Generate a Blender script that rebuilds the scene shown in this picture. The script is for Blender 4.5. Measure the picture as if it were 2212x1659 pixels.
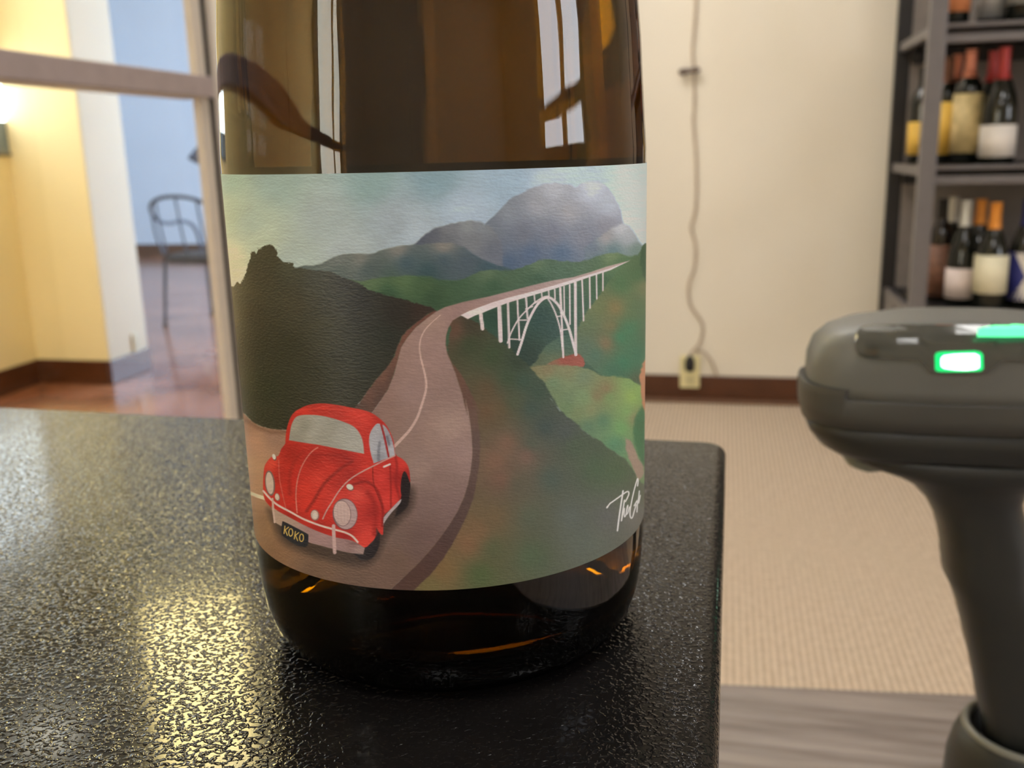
import bpy, bmesh, math, random
import numpy as np
from mathutils import Vector

for o in list(bpy.data.objects):
    bpy.data.objects.remove(o)
random.seed(4)
rng = np.random.default_rng(7)
SC = bpy.context.scene
COL = SC.collection

# ------------------------------------------------------------------ camera
# room axes: +Y towards the cream wall, +X to the right, floor at z = 0
CAMH = 0.90
YAW, PITCH, ROLL = math.radians(12.5), math.radians(13.63), math.radians(-1.444)
FPX = 2075.9


def _basis():
    F = np.array([0, math.cos(PITCH), -math.sin(PITCH)])
    U = np.array([0, math.sin(PITCH), math.cos(PITCH)])
    R = np.array([1.0, 0, 0])
    c, s = math.cos(ROLL), math.sin(ROLL)
    R, U = c * R + s * U, -s * R + c * U
    c, s = math.cos(YAW), math.sin(YAW)
    M = np.array([[c, -s, 0], [s, c, 0], [0, 0, 1]])
    return M @ R, M @ U, M @ F


CR, CU, CF = _basis()
CP = np.array([0, 0, CAMH])
cam_d = bpy.data.cameras.new('camera')
cam_d.sensor_width = 36.0
cam_d.lens = FPX / 2212.0 * 36.0
cam_d.clip_start = 0.01
cam_d.clip_end = 60
cam_d.dof.use_dof = True
cam_d.dof.focus_distance = 0.163
cam_d.dof.aperture_fstop = 27.0
cam = bpy.data.objects.new('camera', cam_d)
COL.objects.link(cam)
from mathutils import Matrix
mw = Matrix(((CR[0], CU[0], -CF[0], CP[0]), (CR[1], CU[1], -CF[1], CP[1]),
             (CR[2], CU[2], -CF[2], CP[2]), (0, 0, 0, 1)))
cam.matrix_world = mw
SC.camera = cam

# ------------------------------------------------------------------ world, exposure
SC.view_settings.view_transform = 'Standard'
SC.view_settings.look = 'None'
SC.view_settings.gamma = 1.0
SC.view_settings.use_curve_mapping = False
SC.view_settings.exposure = 0.0
w = bpy.data.worlds.new('world')
SC.world = w
w.use_nodes = True
w.node_tree.nodes['Background'].inputs[0].default_value = (0.75, 0.85, 1.0, 1)
w.node_tree.nodes['Background'].inputs[1].default_value = 0.35

# strengths of lamps and windows, some added unseen (used by their builders below)
L_CEIL = 14.0       # shop ceiling panels, added out of view
L_WARM = 34.0       # light box added for the golden glitter on the table
L_WHITE = 15.0       # second lamp of the next room
L_FRONT = 9.0       # shop front windows behind the camera
L_SIDEWIN = 6.5     # bright window of the next room
L_BLUE = 15.0        # daylight door far back in the next room
L_NEXT = 8.5        # unseen window added to light the yellow pier
L_WALL = 27.0       # unseen ceiling panel added to brighten the cream wall
L_LED = 1.8


# ------------------------------------------------------------------ helpers
def ray(x, y):
    return CF + CR * (x - 1106) / FPX - CU * (y - 829.5) / FPX


def on_z(x, y, z):
    d = ray(x, y)
    return CP + d * (z - CAMH) / d[2]


def on_y(x, y, Y):
    d = ray(x, y)
    return CP + d * Y / d[1]


def on_x(x, y, X):
    d = ray(x, y)
    return CP + d * X / d[0]


def srgb(c):
    c = np.asarray(c, float) / 255.0
    return np.where(c <= 0.04045, c / 12.92, ((c + 0.055) / 1.055) ** 2.4)


def s3(*c):
    return tuple(float(v) for v in srgb(c)) + (1.0,)


MATS = {}


def mat(name, color, rough=0.5, metal=0.0, spec=0.5, noise=0.06, nscale=30.0, bump=0.0, bscale=200.0,
        emit=None, strength=0.0, coat=0.0, stretch=(1, 1, 1)):
    if name in MATS:
        return MATS[name]
    m = bpy.data.materials.new(name)
    m.use_nodes = True
    nt = m.node_tree
    b = nt.nodes['Principled BSDF']
    b.inputs['Roughness'].default_value = rough
    b.inputs['Metallic'].default_value = metal
    b.inputs['Specular IOR Level'].default_value = spec
    b.inputs['Coat Weight'].default_value = coat
    tc = nt.nodes.new('ShaderNodeTexCoord')
    mp = nt.nodes.new('ShaderNodeMapping')
    mp.inputs['Scale'].default_value = stretch
    nt.links.new(tc.outputs['Object'], mp.inputs['Vector'])
    n = nt.nodes.new('ShaderNodeTexNoise')
    n.inputs['Scale'].default_value = nscale
    n.inputs['Detail'].default_value = 3
    nt.links.new(mp.outputs[0], n.inputs['Vector'])
    r = nt.nodes.new('ShaderNodeValToRGB')
    c = np.array(color[:3])
    r.color_ramp.elements[0].position = 0.3
    r.color_ramp.elements[1].position = 0.7
    r.color_ramp.elements[0].color = tuple(c * (1 - noise)) + (1,)
    r.color_ramp.elements[1].color = tuple(np.minimum(c * (1 + noise), 1)) + (1,)
    nt.links.new(n.outputs['Fac'], r.inputs[0])
    nt.links.new(r.outputs[0], b.inputs['Base Color'])
    if bump:
        n2 = nt.nodes.new('ShaderNodeTexNoise')
        n2.inputs['Scale'].default_value = bscale
        n2.inputs['Detail'].default_value = 2
        nt.links.new(mp.outputs[0], n2.inputs['Vector'])
        bp = nt.nodes.new('ShaderNodeBump')
        bp.inputs['Strength'].default_value = bump
        bp.inputs['Distance'].default_value = 0.001
        nt.links.new(n2.outputs['Fac'], bp.inputs['Height'])
        nt.links.new(bp.outputs[0], b.inputs['Normal'])
    if emit is not None:
        b.inputs['Emission Color'].default_value = emit
        b.inputs['Emission Strength'].default_value = strength
    MATS[name] = m
    return m


def link(name, me, m=None, parent=None, smooth=False, loc=(0, 0, 0), rz=0.0):
    o = bpy.data.objects.new(name, me)
    COL.objects.link(o)
    if m is not None and not me.materials:
        me.materials.append(m)
    if smooth:
        me.polygons.foreach_set('use_smooth', np.ones(len(me.polygons), bool))
    o.location = loc
    o.rotation_euler = (0, 0, rz)
    if parent is not None:
        o.parent = parent
    return o


def tag(o, label=None, cat=None, group=None, kind=None):
    if label:
        o['label'] = label
    if cat:
        o['category'] = cat
    if group:
        o['group'] = group
    if kind:
        o['kind'] = kind
    return o


def thing(name, label, cat, loc=(0, 0, 0), rz=0.0, group=None):
    o = bpy.data.objects.new(name, None)
    o.empty_display_size = 0.05
    COL.objects.link(o)
    o.location = loc
    o.rotation_euler = (0, 0, rz)
    return tag(o, label, cat, group)


def pydata(name, v, f):
    me = bpy.data.meshes.new(name)
    me.from_pydata([tuple(map(float, p)) for p in v], [], f)
    me.update()
    return me


def box_bm(bm, x0, x1, y0, y1, z0, z1, bevel=0.0, seg=2):
    r = bmesh.ops.create_cube(bm, size=1)
    for v in r['verts']:
        v.co = Vector((x0 + (v.co.x + .5) * (x1 - x0), y0 + (v.co.y + .5) * (y1 - y0), z0 + (v.co.z + .5) * (z1 - z0)))
    if bevel:
        es = {e for v in r['verts'] for e in v.link_edges}
        bmesh.ops.bevel(bm, geom=list(es), offset=bevel, segments=seg, affect='EDGES', profile=0.5)
    return r['verts']


def box(name, x0, x1, y0, y1, z0, z1, m, parent=None, bevel=0.0, smooth=False):
    bm = bmesh.new()
    box_bm(bm, x0, x1, y0, y1, z0, z1, bevel)
    me = bpy.data.meshes.new(name)
    bm.to_mesh(me)
    bm.free()
    return link(name, me, m, parent, smooth)


def loft_mesh(name, rings, cap0=True, cap1=True):
    """rings: list of (N,3) closed loops"""
    n = len(rings[0])
    v = np.concatenate(rings)
    f = []
    for i in range(len(rings) - 1):
        for j in range(n):
            k = (j + 1) % n
            f.append((i * n + j, i * n + k, (i + 1) * n + k, (i + 1) * n + j))
    if cap0:
        f.append(tuple(reversed(range(n))))
    if cap1:
        f.append(tuple((len(rings) - 1) * n + j for j in range(n)))
    return pydata(name, v, f)


def lathe_mesh(name, prof, n=48, closed=False):
    """prof: list of (r, z); r = 0 ends are merged into a tip"""
    v, f, idx = [], [], []
    for r, z in prof:
        if r < 1e-7:
            idx.append([len(v)])
            v.append((0, 0, z))
        else:
            idx.append(list(range(len(v), len(v) + n)))
            v += [(r * math.cos(2 * math.pi * j / n), r * math.sin(2 * math.pi * j / n), z) for j in range(n)]
    m = len(prof)
    for i in range(m if closed else m - 1):
        a, b = idx[i], idx[(i + 1) % m]
        for j in range(n):
            k = (j + 1) % n
            if len(a) == 1 and len(b) == 1:
                continue
            if len(a) == 1:
                f.append((a[0], b[k], b[j]))
            elif len(b) == 1:
                f.append((a[j], a[k], b[0]))
            else:
                f.append((a[j], a[k], b[k], b[j]))
    return pydata(name, v, f)


def catmull(pts, k=6):
    p = [np.array(q, float) for q in pts]
    p = [2 * p[0] - p[1]] + p + [2 * p[-1] - p[-2]]
    out = []
    for i in range(1, len(p) - 2):
        for t in np.linspace(0, 1, k, endpoint=False):
            a, b, c, d = p[i - 1], p[i], p[i + 1], p[i + 2]
            out.append(0.5 * (2 * b + (c - a) * t + (2 * a - 5 * b + 4 * c - d) * t * t + (3 * b - a - 3 * c + d) * t ** 3))
    out.append(p[-2])
    return np.array(out)


def tube_mesh(name, pts, r, n=8, k=5, smooth=True):
    P = catmull(pts, k) if smooth else np.array(pts, float)
    rad = np.interp(np.linspace(0, 1, len(P)), np.linspace(0, 1, len(r)), r) if hasattr(r, '__len__') else np.full(len(P), r)
    T = np.gradient(P, axis=0)
    T /= np.linalg.norm(T, axis=1)[:, None] + 1e-12
    up = np.array([0.3, 0.2, 1.0])
    if abs(T[0] @ up) / np.linalg.norm(up) > 0.9:
        up = np.array([1.0, 0.2, 0])
    N = np.cross(T[0], up)
    N /= np.linalg.norm(N)
    rings = []
    for i in range(len(P)):
        N = N - T[i] * (N @ T[i])
        N /= np.linalg.norm(N)
        B = np.cross(T[i], N)
        a = np.linspace(0, 2 * math.pi, n, endpoint=False)
        rings.append(P[i] + rad[i] * (np.cos(a)[:, None] * N + np.sin(a)[:, None] * B))
    return loft_mesh(name, rings)


def tube(name, pts, r, m, parent=None, n=8, k=5, smooth=True):
    return link(name, tube_mesh(name, pts, r, n, k, smooth), m, parent, True)


def struct(o):
    o['kind'] = 'structure'
    return o


# ------------------------------------------------------------------ surface materials
def wall_paint(name, color, bump=0.15, noise=0.025):
    return mat(name, color, rough=0.75, spec=0.25, noise=noise, nscale=2.2, bump=bump, bscale=120)


M_CREAM = wall_paint('cream_wall_paint', s3(236, 228, 212))
M_YELLOW = wall_paint('yellow_wall_paint', s3(246, 228, 176))
M_PIER = wall_paint('pale_grey_cream_paint', s3(206, 193, 172))
M_FAR = wall_paint('bluelit_far_paint', s3(212, 220, 226))  # tint of the blue daylight put into the wall colour
M_CEIL = wall_paint('ceiling_white', s3(205, 198, 190))
M_BASE = mat('brown_baseboard_rubber', s3(84, 48, 28), rough=0.22, noise=0.15, nscale=12)
M_FRAME = mat('cream_grey_frame_paint', s3(202, 192, 180), rough=0.45, noise=0.03)
M_GASKET = mat('dark_gasket_rubber', s3(30, 28, 28), rough=0.7)


def carpet_mat():
    m = bpy.data.materials.new('ribbed_beige_carpet')
    m.use_nodes = True
    nt = m.node_tree
    b = nt.nodes['Principled BSDF']
    b.inputs['Roughness'].default_value = 0.95
    b.inputs['Specular IOR Level'].default_value = 0.1
    tc = nt.nodes.new('ShaderNodeTexCoord')
    wv = nt.nodes.new('ShaderNodeTexWave')
    wv.wave_type = 'BANDS'
    wv.bands_direction = 'X'
    wv.inputs['Scale'].default_value = 24.0
    wv.inputs['Distortion'].default_value = 1.2
    wv.inputs['Detail'].default_value = 2
    wv.inputs['Detail Scale'].default_value = 6
    nt.links.new(tc.outputs['Object'], wv.inputs['Vector'])
    n = nt.nodes.new('ShaderNodeTexNoise')
    n.inputs['Scale'].default_value = 70
    n.inputs['Detail'].default_value = 3
    nt.links.new(tc.outputs['Object'], n.inputs['Vector'])
    mx = nt.nodes.new('ShaderNodeMix')
    mx.data_type = 'FLOAT'
    mx.inputs[0].default_value = 0.55
    nt.links.new(wv.outputs['Fac'], mx.inputs[2])
    nt.links.new(n.outputs['Fac'], mx.inputs[3])
    r = nt.nodes.new('ShaderNodeValToRGB')
    r.color_ramp.elements[0].position = 0.25
    r.color_ramp.elements[1].position = 0.8
    r.color_ramp.elements[0].color = s3(180, 160, 138)
    r.color_ramp.elements[1].color = s3(230, 212, 190)
    nt.links.new(mx.outputs[0], r.inputs[0])
    nt.links.new(r.outputs[0], b.inputs['Base Color'])
    bp = nt.nodes.new('ShaderNodeBump')
    bp.inputs['Strength'].default_value = 0.6
    bp.inputs['Distance'].default_value = 0.004
    nt.links.new(mx.outputs[0], bp.inputs['Height'])
    nt.links.new(bp.outputs[0], b.inputs['Normal'])
    return m


def tile_mat():
    m = bpy.data.materials.new('polished_terracotta_floor')
    m.use_nodes = True
    nt = m.node_tree
    b = nt.nodes['Principled BSDF']
    b.inputs['Roughness'].default_value = 0.16
    b.inputs['Specular IOR Level'].default_value = 0.7
    tc = nt.nodes.new('ShaderNodeTexCoord')
    n = nt.nodes.new('ShaderNodeTexNoise')
    n.inputs['Scale'].default_value = 3.0
    n.inputs['Detail'].default_value = 4
    nt.links.new(tc.outputs['Object'], n.inputs['Vector'])
    r = nt.nodes.new('ShaderNodeValToRGB')
    r.color_ramp.elements[0].position = 0.35
    r.color_ramp.elements[1].position = 0.68
    r.color_ramp.elements[0].color = s3(132, 82, 58)
    r.color_ramp.elements[1].color = s3(176, 118, 88)
    nt.links.new(n.outputs['Fac'], r.inputs[0])
    nt.links.new(r.outputs[0], b.inputs['Base Color'])
    n2 = nt.nodes.new('ShaderNodeTexNoise')
    n2.inputs['Scale'].default_value = 14
    nt.links.new(tc.outputs['Object'], n2.inputs['Vector'])
    bp = nt.nodes.new('ShaderNodeBump')
    bp.inputs['Strength'].default_value = 0.06
    bp.inputs['Distance'].default_value = 0.01
    nt.links.new(n2.outputs['Fac'], bp.inputs['Height'])
    nt.links.new(bp.outputs[0], b.inputs['Normal'])
    return m


def pane_mat(name='clear_pane_glass'):
    m = bpy.data.materials.new(name)
    m.use_nodes = True
    nt = m.node_tree
    nt.nodes.remove(nt.nodes['Principled BSDF'])
    out = nt.nodes['Material Output']
    tr = nt.nodes.new('ShaderNodeBsdfTransparent')
    tr.inputs[0].default_value = (0.93, 0.95, 0.94, 1)
    gl = nt.nodes.new('ShaderNodeBsdfGlossy')
    gl.inputs['Roughness'].default_value = 0.02
    lw = nt.nodes.new('ShaderNodeLayerWeight')
    pw = nt.nodes.new('ShaderNodeMath')
    pw.operation = 'POWER'
    pw.inputs[1].default_value = 4.0
    nt.links.new(lw.outputs['Facing'], pw.inputs[0])
    fr = nt.nodes.new('ShaderNodeMath')
    fr.operation = 'MULTIPLY_ADD'
    fr.inputs[1].default_value = 0.5
    fr.inputs[2].default_value = 0.025
    nt.links.new(pw.outputs[0], fr.inputs[0])
    mx = nt.nodes.new('ShaderNodeMixShader')
    nt.links.new(fr.outputs[0], mx.inputs[0])
    nt.links.new(tr.outputs[0], mx.inputs[1])
    nt.links.new(gl.outputs[0], mx.inputs[2])
    nt.links.new(mx.outputs[0], out.inputs[0])
    return m


def glow(name, color, strength):
    return mat(name, color, rough=0.4, emit=color, strength=strength, noise=0.0)


# ------------------------------------------------------------------ the setting
ZC = 2.75
WY = 3.45            # cream wall with the socket
PX = -1.03           # glazed partition to the next room
PYEND = 1.829        # its end post
LX = -2.80           # yellow wall of the next room

struct(box('floor', PX - 0.03, 3.6, -2.6, WY + .1, -0.1, 0, carpet_mat()))
struct(box('floor_tile', -6.6, PX - 0.03, -2.6, 8.6, -0.1, 0, tile_mat()))
struct(box('ceiling', -6.7, 3.7, -2.7, 8.6, ZC, ZC + .1, M_CEIL))
struct(box('wall_back', PX - 0.04, 3.7, WY, WY + .1, 0, ZC, M_CREAM))
struct(box('wall_right', 3.6, 3.7, -2.7, WY, 0, ZC, M_CREAM))
struct(box('wall_left', PX - 0.04, PX, PYEND + .071, WY, 0, ZC, M_CREAM))
wf = struct(box('wall_front', -6.7, 3.7, -2.7, -2.6, 0, ZC, M_CREAM))
struct(box('wall_next_room_left', LX - .1, LX, -2.6, 3.44, 0, ZC, M_YELLOW))
pier = struct(box('wall_pier', LX - .1, -2.46, 3.442, 3.712, 0, ZC, M_PIER))
pf = box('yellow_face', LX - .1, -2.463, 3.436, 3.4425, 0, ZC, M_YELLOW, pier)
struct(box('wall_next_room_far', -6.7, PX, 8.4, 8.5, 0, ZC, M_FAR))
struct(box('wall_next_room_side', -6.7, -6.6, 3.7, 8.4, 0, ZC, M_FAR))
struct(box('wall_next_room_return', -6.6, LX - .1, 3.6, 3.7, 0, ZC, M_FAR))
struct(box('wall_next_room_right', PX - .04, PX, WY + .1, 8.4, 0, ZC, M_FAR))


def baseboard(name, x0, x1, y0, y1, h=0.095):
    b = struct(box(name, x0, x1, y0, y1, 0, h, M_BASE, bevel=0.003))
    return b


bb = baseboard('baseboard_back', -.33, 3.6, WY - .012, WY - .0005)
box('shoe_strip', -.33, 3.6, WY - .045, WY - .0122, 0.001, .014, mat('brown_shoe_strip', s3(112, 80, 58), .4), bb, .003)
baseboard('baseboard_left_yellow', LX + .0005, LX + .012, -2.6, 3.424, .10)
baseboard('baseboard_pier_front', LX + .0005, -2.4620, 3.424, 3.4355, .10)
baseboard('baseboard_pier_side', -2.4595, -2.448, 3.424, 3.712, .10)
baseboard('baseboard_far', -6.6, PX - .05, 8.385, 8.3995, .11)

# glazed partition: end post with gasket groove, mid rail, two panes
win = tag(thing('window_1', None, None, (0, 0, 0)), kind='structure')
z_end = on_x(456, 200, PX)
zr = 1.040
print('rail z', zr, 'post', on_x(470, 400, PX), on_x(521, 905, PX))
box('end_post', PX - .018, PX, PYEND, PYEND + .0338, 0, ZC, M_FRAME, win, .002)
box('gasket', PX - .016, PX - .001, PYEND + .034, PYEND + .052, 0, ZC, M_GASKET, win)
box('outer_jamb', PX - .040, PX + .006, PYEND + .0522, PYEND + .0708, 0, ZC, M_FRAME, win, .002)
box('mid_rail', PX + .0065, PX + .013, -1.5, PYEND + .040, zr - .021, zr + .021, mat('taupe_rail_paint', s3(164, 150, 148), .45), win, .003)
box('inner_rail', PX - .040, PX + .006, -1.5, PYEND - .0002, zr - .024, zr + .016, M_FRAME, win, .003)
box('bottom_rail', PX - .040, PX, -1.5, PYEND - .0002, 0, .10, M_FRAME, win, .003)
box('top_rail', PX - .040, PX, -1.5, PYEND - .0002, ZC - .1, ZC, M_FRAME, win, .003)
M_PANE = pane_mat()
box('pane', PX - .022, PX - .018, -1.5, PYEND - .0004, .1005, zr - .0245, M_PANE, win)
box('pane', PX - .022, PX - .018, -1.5, PYEND - .0004, zr + .0225, ZC - .1005, M_PANE, win)
struct(box('wall_left_near', PX - .04, PX, -2.6, -1.5, 0, ZC, M_CREAM))

# window in the yellow wall of the next room; only its lower far corner shows
c0 = on_x(27, 337, LX + .01)
c1 = on_x(24, 262, LX + .01)
print('side window corner', c0, c1)
w2 = tag(thing('window_2', None, None), kind='structure')
wy1, wz0, wzm = float(c0[1]), float(c0[2]), float(c1[2])
wy0, wz1 = wy1 - 1.3, wzm + .22
box('sill_pane', LX + .001, LX + .010, wy0, wy1, wz0 + .012, wzm - .001,
    mat('grey_blue_lower_pane', s3(128, 142, 152), .25, noise=.2, nscale=9), w2)
box('sky_pane', LX + .001, LX + .010, wy0, wy1, wzm, wz1, glow('window_daylight', (0.86, 0.93, 1, 1), L_SIDEWIN), w2)
box('glitter_pane', LX + .001, LX + .010, 2.7, 3.38, 1.74, 2.25, glow('window_daylight', (0.86, 0.93, 1, 1), L_SIDEWIN), w2)  # out of view, added for the pale glitter on the table
box('sill', LX + .001, LX + .016, wy0 - .01, wy1 + .004, wz0, wz0 + .0118, mat('dark_sill', s3(110, 105, 92), .5), w2, .002)

# daylight door far back on the right of the next room, and shop front windows behind the camera
w3 = tag(thing('window_3', None, None), kind='structure')
box('daylight_pane', PX - .052, PX - .046, 4.6, 7.8, .25, 2.3, glow('blue_daylight', (0.58, 0.74, 1, 1), L_BLUE), w3)
for y in (4.56, 6.18, 7.8):
    box('frame_bar', PX - .075, PX - .0405, y, y + .05, .2, 2.35, M_FRAME, w3)
w4 = tag(thing('window_4', None, None), kind='structure')
for y0, y1 in ((-.9, -.2), (.0, .7)):
    for z0, z1 in ((1.12, 1.36), (1.44, 2.1)):
        box('window_pane', 3.585, 3.592, y0, y1, z0, z1, glow('shop_window_daylight', (0.88, 0.92, 1, 1), L_FRONT), w4)
for y in (-.98, -.15, .75):
    box('frame_bar', 3.57, 3.5995, y, y + .10, 1.04, 2.18, M_FRAME, w4)
for z in (1.04, 1.365, 2.105):
    for y0, y1 in ((-.88, -.15), (-.05, .75)):
        box('frame_bar', 3.575, 3.5995, y0, y1, z, z + .07, M_FRAME, w4)
w5 = tag(thing('fill_window', None, None), kind='structure')  # unseen glowing window, added to light the yellow pier front evenly
box('window_pane', -2.6, -1.25, -2.598, -2.59, .25, 2.2, glow('pier_fill_light', (1, .96, .88, 1), L_NEXT), w5)
for x in (-2.66, -1.95, -1.25):
    box('frame_bar', x, x + .06, -2.589, -2.56, .2, 2.26, M_FRAME, w5)
# unseen dark door, added for the brown band refracted in the bottle
d1 = tag(thing('added_door', None, None, (-.65, WY, 0)), kind='structure')
M_DOOR = mat('dark_brown_door', s3(52, 36, 26), .35, noise=.2, nscale=9, stretch=(8, 8, 1))
box('door_leaf', -.255, .255, -.036, -.0005, .004, 2.03, M_DOOR, d1, .002)
for x in (-.315, .2555):
    box('door_casing', x, x + .0595, -.045, -.0005, 0, 2.09, M_DOOR, d1, .003)
box('door_casing', -.2553, .2553, -.045, -.0005, 2.031, 2.09, M_DOOR, d1, .003)

# ------------------------------------------------------------------ ceiling lamps, out of view, placed for their light
def ceiling_panel(x, y, sx, sy, label, color, strength, cat='ceiling light', group=None):
    t = thing('ceiling_light', label, cat, (x, y, ZC), group=group)
    box('lamp_frame', -sx / 2 - .03, sx / 2 + .03, -sy / 2 - .03, sy / 2 + .03, -.05, -.0005, M_FRAME, t, .004)
    box('diffuser', -sx / 2, sx / 2, -sy / 2, sy / 2, -.058, -.0502, glow('diffuser_%d_%d' % (int(color[2] * 100), int(strength)), color, strength), t)
    return t


for x, y, where in ((.55, .35, 'beside the table with the bottle'), (.0, -.75, 'right behind the camera'), (2.3, .35, 'nearest the side windows'),
                    (2.3, -1.3, 'in the far right corner behind the camera'), (-.62, 2.45, 'in front of the cream wall above the bottle')):
    ceiling_panel(x, y, .5, .5, 'added unseen white square ceiling lamp ' + where, (1, .98, .95, 1), L_WALL if x < -.5 else (L_CEIL * .35 if x > 2 else L_CEIL), group='added unseen ceiling lamps of the shop')
ceiling_panel(-2.31, 2.62, .2, .2, 'small whitish ceiling lamp in the yellow room beside the yellow wall', (1, .92, .76, 1), L_WHITE)
lb = thing('glitter_light_box', 'unseen yellow light box added for the golden glitter on the table', 'light box', (-1.52, 2.60, 2.50), math.radians(31))  # added out of view, turned so the pier behind stays unlit
box('case', -.30, .30, .004, .07, -.44, .23, M_FRAME, lb, .004)
box('diffuser', -.275, .275, -.004, .0035, -.415, .205, glow('yellow_diffuser', (1, .80, .36, 1), L_WARM), lb)
for x in (-.2, .2):
    tube('hanger', [(x, .035, .2302), (x, .035, .2498)], .005, M_GASKET, lb, 8, 1, False)


# ------------------------------------------------------------------ black table
ZT = 0.802
tb = thing('table', 'black textured metal table carrying the wine bottle', 'table', (0, 0, 0))


def powder_mat():
    m = bpy.data.materials.new('black_textured_powder_coat')
    m.use_nodes = True
    nt = m.node_tree
    b = nt.nodes['Principled BSDF']
    b.inputs['Roughness'].default_value = 0.1
    b.inputs['Specular IOR Level'].default_value = 0.2
    tc = nt.nodes.new('ShaderNodeTexCoord')
    n = nt.nodes.new('ShaderNodeTexNoise')
    n.inputs['Scale'].default_value = 950
    n.inputs['Detail'].default_value = 1.0
    n.inputs['Distortion'].default_value = 0.5
    nt.links.new(tc.outputs['Object'], n.inputs['Vector'])
    n3 = nt.nodes.new('ShaderNodeTexNoise')
    n3.inputs['Scale'].default_value = 60
    nt.links.new(tc.outputs['Object'], n3.inputs['Vector'])
    r = nt.nodes.new('ShaderNodeValToRGB')
    r.color_ramp.elements[0].color = s3(16, 15, 15)
    r.color_ramp.elements[1].color = s3(26, 24, 24)
    nt.links.new(n3.outputs['Fac'], r.inputs[0])
    nt.links.new(r.outputs[0], b.inputs['Base Color'])
    bp = nt.nodes.new('ShaderNodeBump')
    bp.inputs['Strength'].default_value = 0.5
    bp.inputs['Distance'].default_value = 0.00024
    rp = nt.nodes.new('ShaderNodeValToRGB')
    rp.color_ramp.interpolation = 'EASE'
    rp.color_ramp.elements[0].position = 0.44
    rp.color_ramp.elements[1].position = 0.72
    nt.links.new(n.outputs['Fac'], rp.inputs[0])
    nt.links.new(rp.outputs[0], bp.inputs['Height'])
    nt.links.new(bp.outputs[0], b.inputs['Normal'])
    return m


M_TABLE = powder_mat()


def rounded_slab(name, pts, z0, z1, rad, edge, m, parent, seg=6):
    """plan polygon (counter-clockwise) with rounded corners and a rolled upper edge"""
    P = [np.array(p, float) for p in pts]
    n = len(P)

    def outline(inset):
        out = []
        for i in range(n):
            a, b, c = P[i - 1], P[i], P[(i + 1) % n]
            u = (a - b) / np.linalg.norm(a - b)
            v = (c - b) / np.linalg.norm(c - b)
            ang = math.acos(max(-1, min(1, u @ v)))
            bis = (u + v) / np.linalg.norm(u + v)
            ctr = b + bis * rad / math.sin(ang / 2)
            r = rad - inset
            t0 = b + u * rad / math.tan(ang / 2) - ctr
            t1 = b + v * rad / math.tan(ang / 2) - ctr
            a0, a1 = math.atan2(t0[1], t0[0]), math.atan2(t1[1], t1[0])
            d = (a1 - a0 + math.pi) % (2 * math.pi) - math.pi
            for k in range(seg + 1):
                q = a0 + d * k / seg
                out.append(ctr + r * np.array([math.cos(q), math.sin(q)]))
        return np.array(out)
    rings = []
    for inset, z in ((edge, z0), (0, z0 + edge)):
        o2 = outline(inset)
        rings.append(np.column_stack([o2, np.full(len(o2), z)]))
    for k in range(5):
        q = math.pi / 2 * k / 4
        o2 = outline(edge * (1 - math.cos(q)))
        rings.append(np.column_stack([o2, np.full(len(o2), z1 - edge + edge * math.sin(q))]))
    me = loft_mesh(name, rings)
    o = link(name, me, m, parent)
    sm = np.array([abs(p.normal.z) < .99 for p in me.polygons])
    me.polygons.foreach_set('use_smooth', sm)
    return o


rounded_slab('table_top', [(-.0040, -.62), (.0030, .3225), (-1.00, .3600), (-1.00, -.62)], ZT - .028, ZT, .0075, .0034, M_TABLE, tb)
box('apron', -.95, -.065, .27, .285, ZT - .09, ZT - .0285, M_TABLE, tb)
box('apron', -.95, -.065, -.57, -.555, ZT - .09, ZT - .0285, M_TABLE, tb)
for x in (-.10, -.955):
    for y in (-.58, .255):
        box('leg', x, x + .04, y, y + .04, 0, ZT - .0285, M_TABLE, tb, .003)

# ------------------------------------------------------------------ wine bottle
BX, BY = -.0556, .1873
bot = thing('wine_bottle', 'large amber wine bottle with a painted landscape label, standing on the black table', 'bottle', (BX, BY, ZT))
prof = [(0, .022), (.010, .0205), (.020, .013), (.0275, .0045), (.0315, .0006), (.0345, .0004), (.0372, .0022), (.0388, .0048),
        (.0400, .0090), (.0406, .0140), (.0410, .0200), (.0410, .0980), (.0407, .1030), (.0403, .1100), (.0399, .1180),
        (.0392, .1260), (.0376, .1380), (.0350, .1530), (.0312, .1690), (.0262, .1860), (.0212, .2010), (.0176, .2150),
        (.0157, .2300), (.0148, .2480), (.0144, .2640), (.0144, .2760), (.0152, .2770), (.0154, .2850), (.0146, .2870),
        (.0100, .2872)]
inner = [(.0094, .2850), (.0096, .2500), (.0115, .2300), (.0140, .2150), (.0178, .2010), (.0230, .1860), (.0282, .1690),
         (.0321, .1530), (.0348, .1380), (.0365, .1260), (.0374, .1150), (.0381, .1000), (.0382, .0980), (.0382, .0200),
         (.0378, .0140), (.0366, .0095), (.0345, .0075), (.0300, .0090), (.0215, .0165), (.0110, .0245), (0, .0262)]


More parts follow.
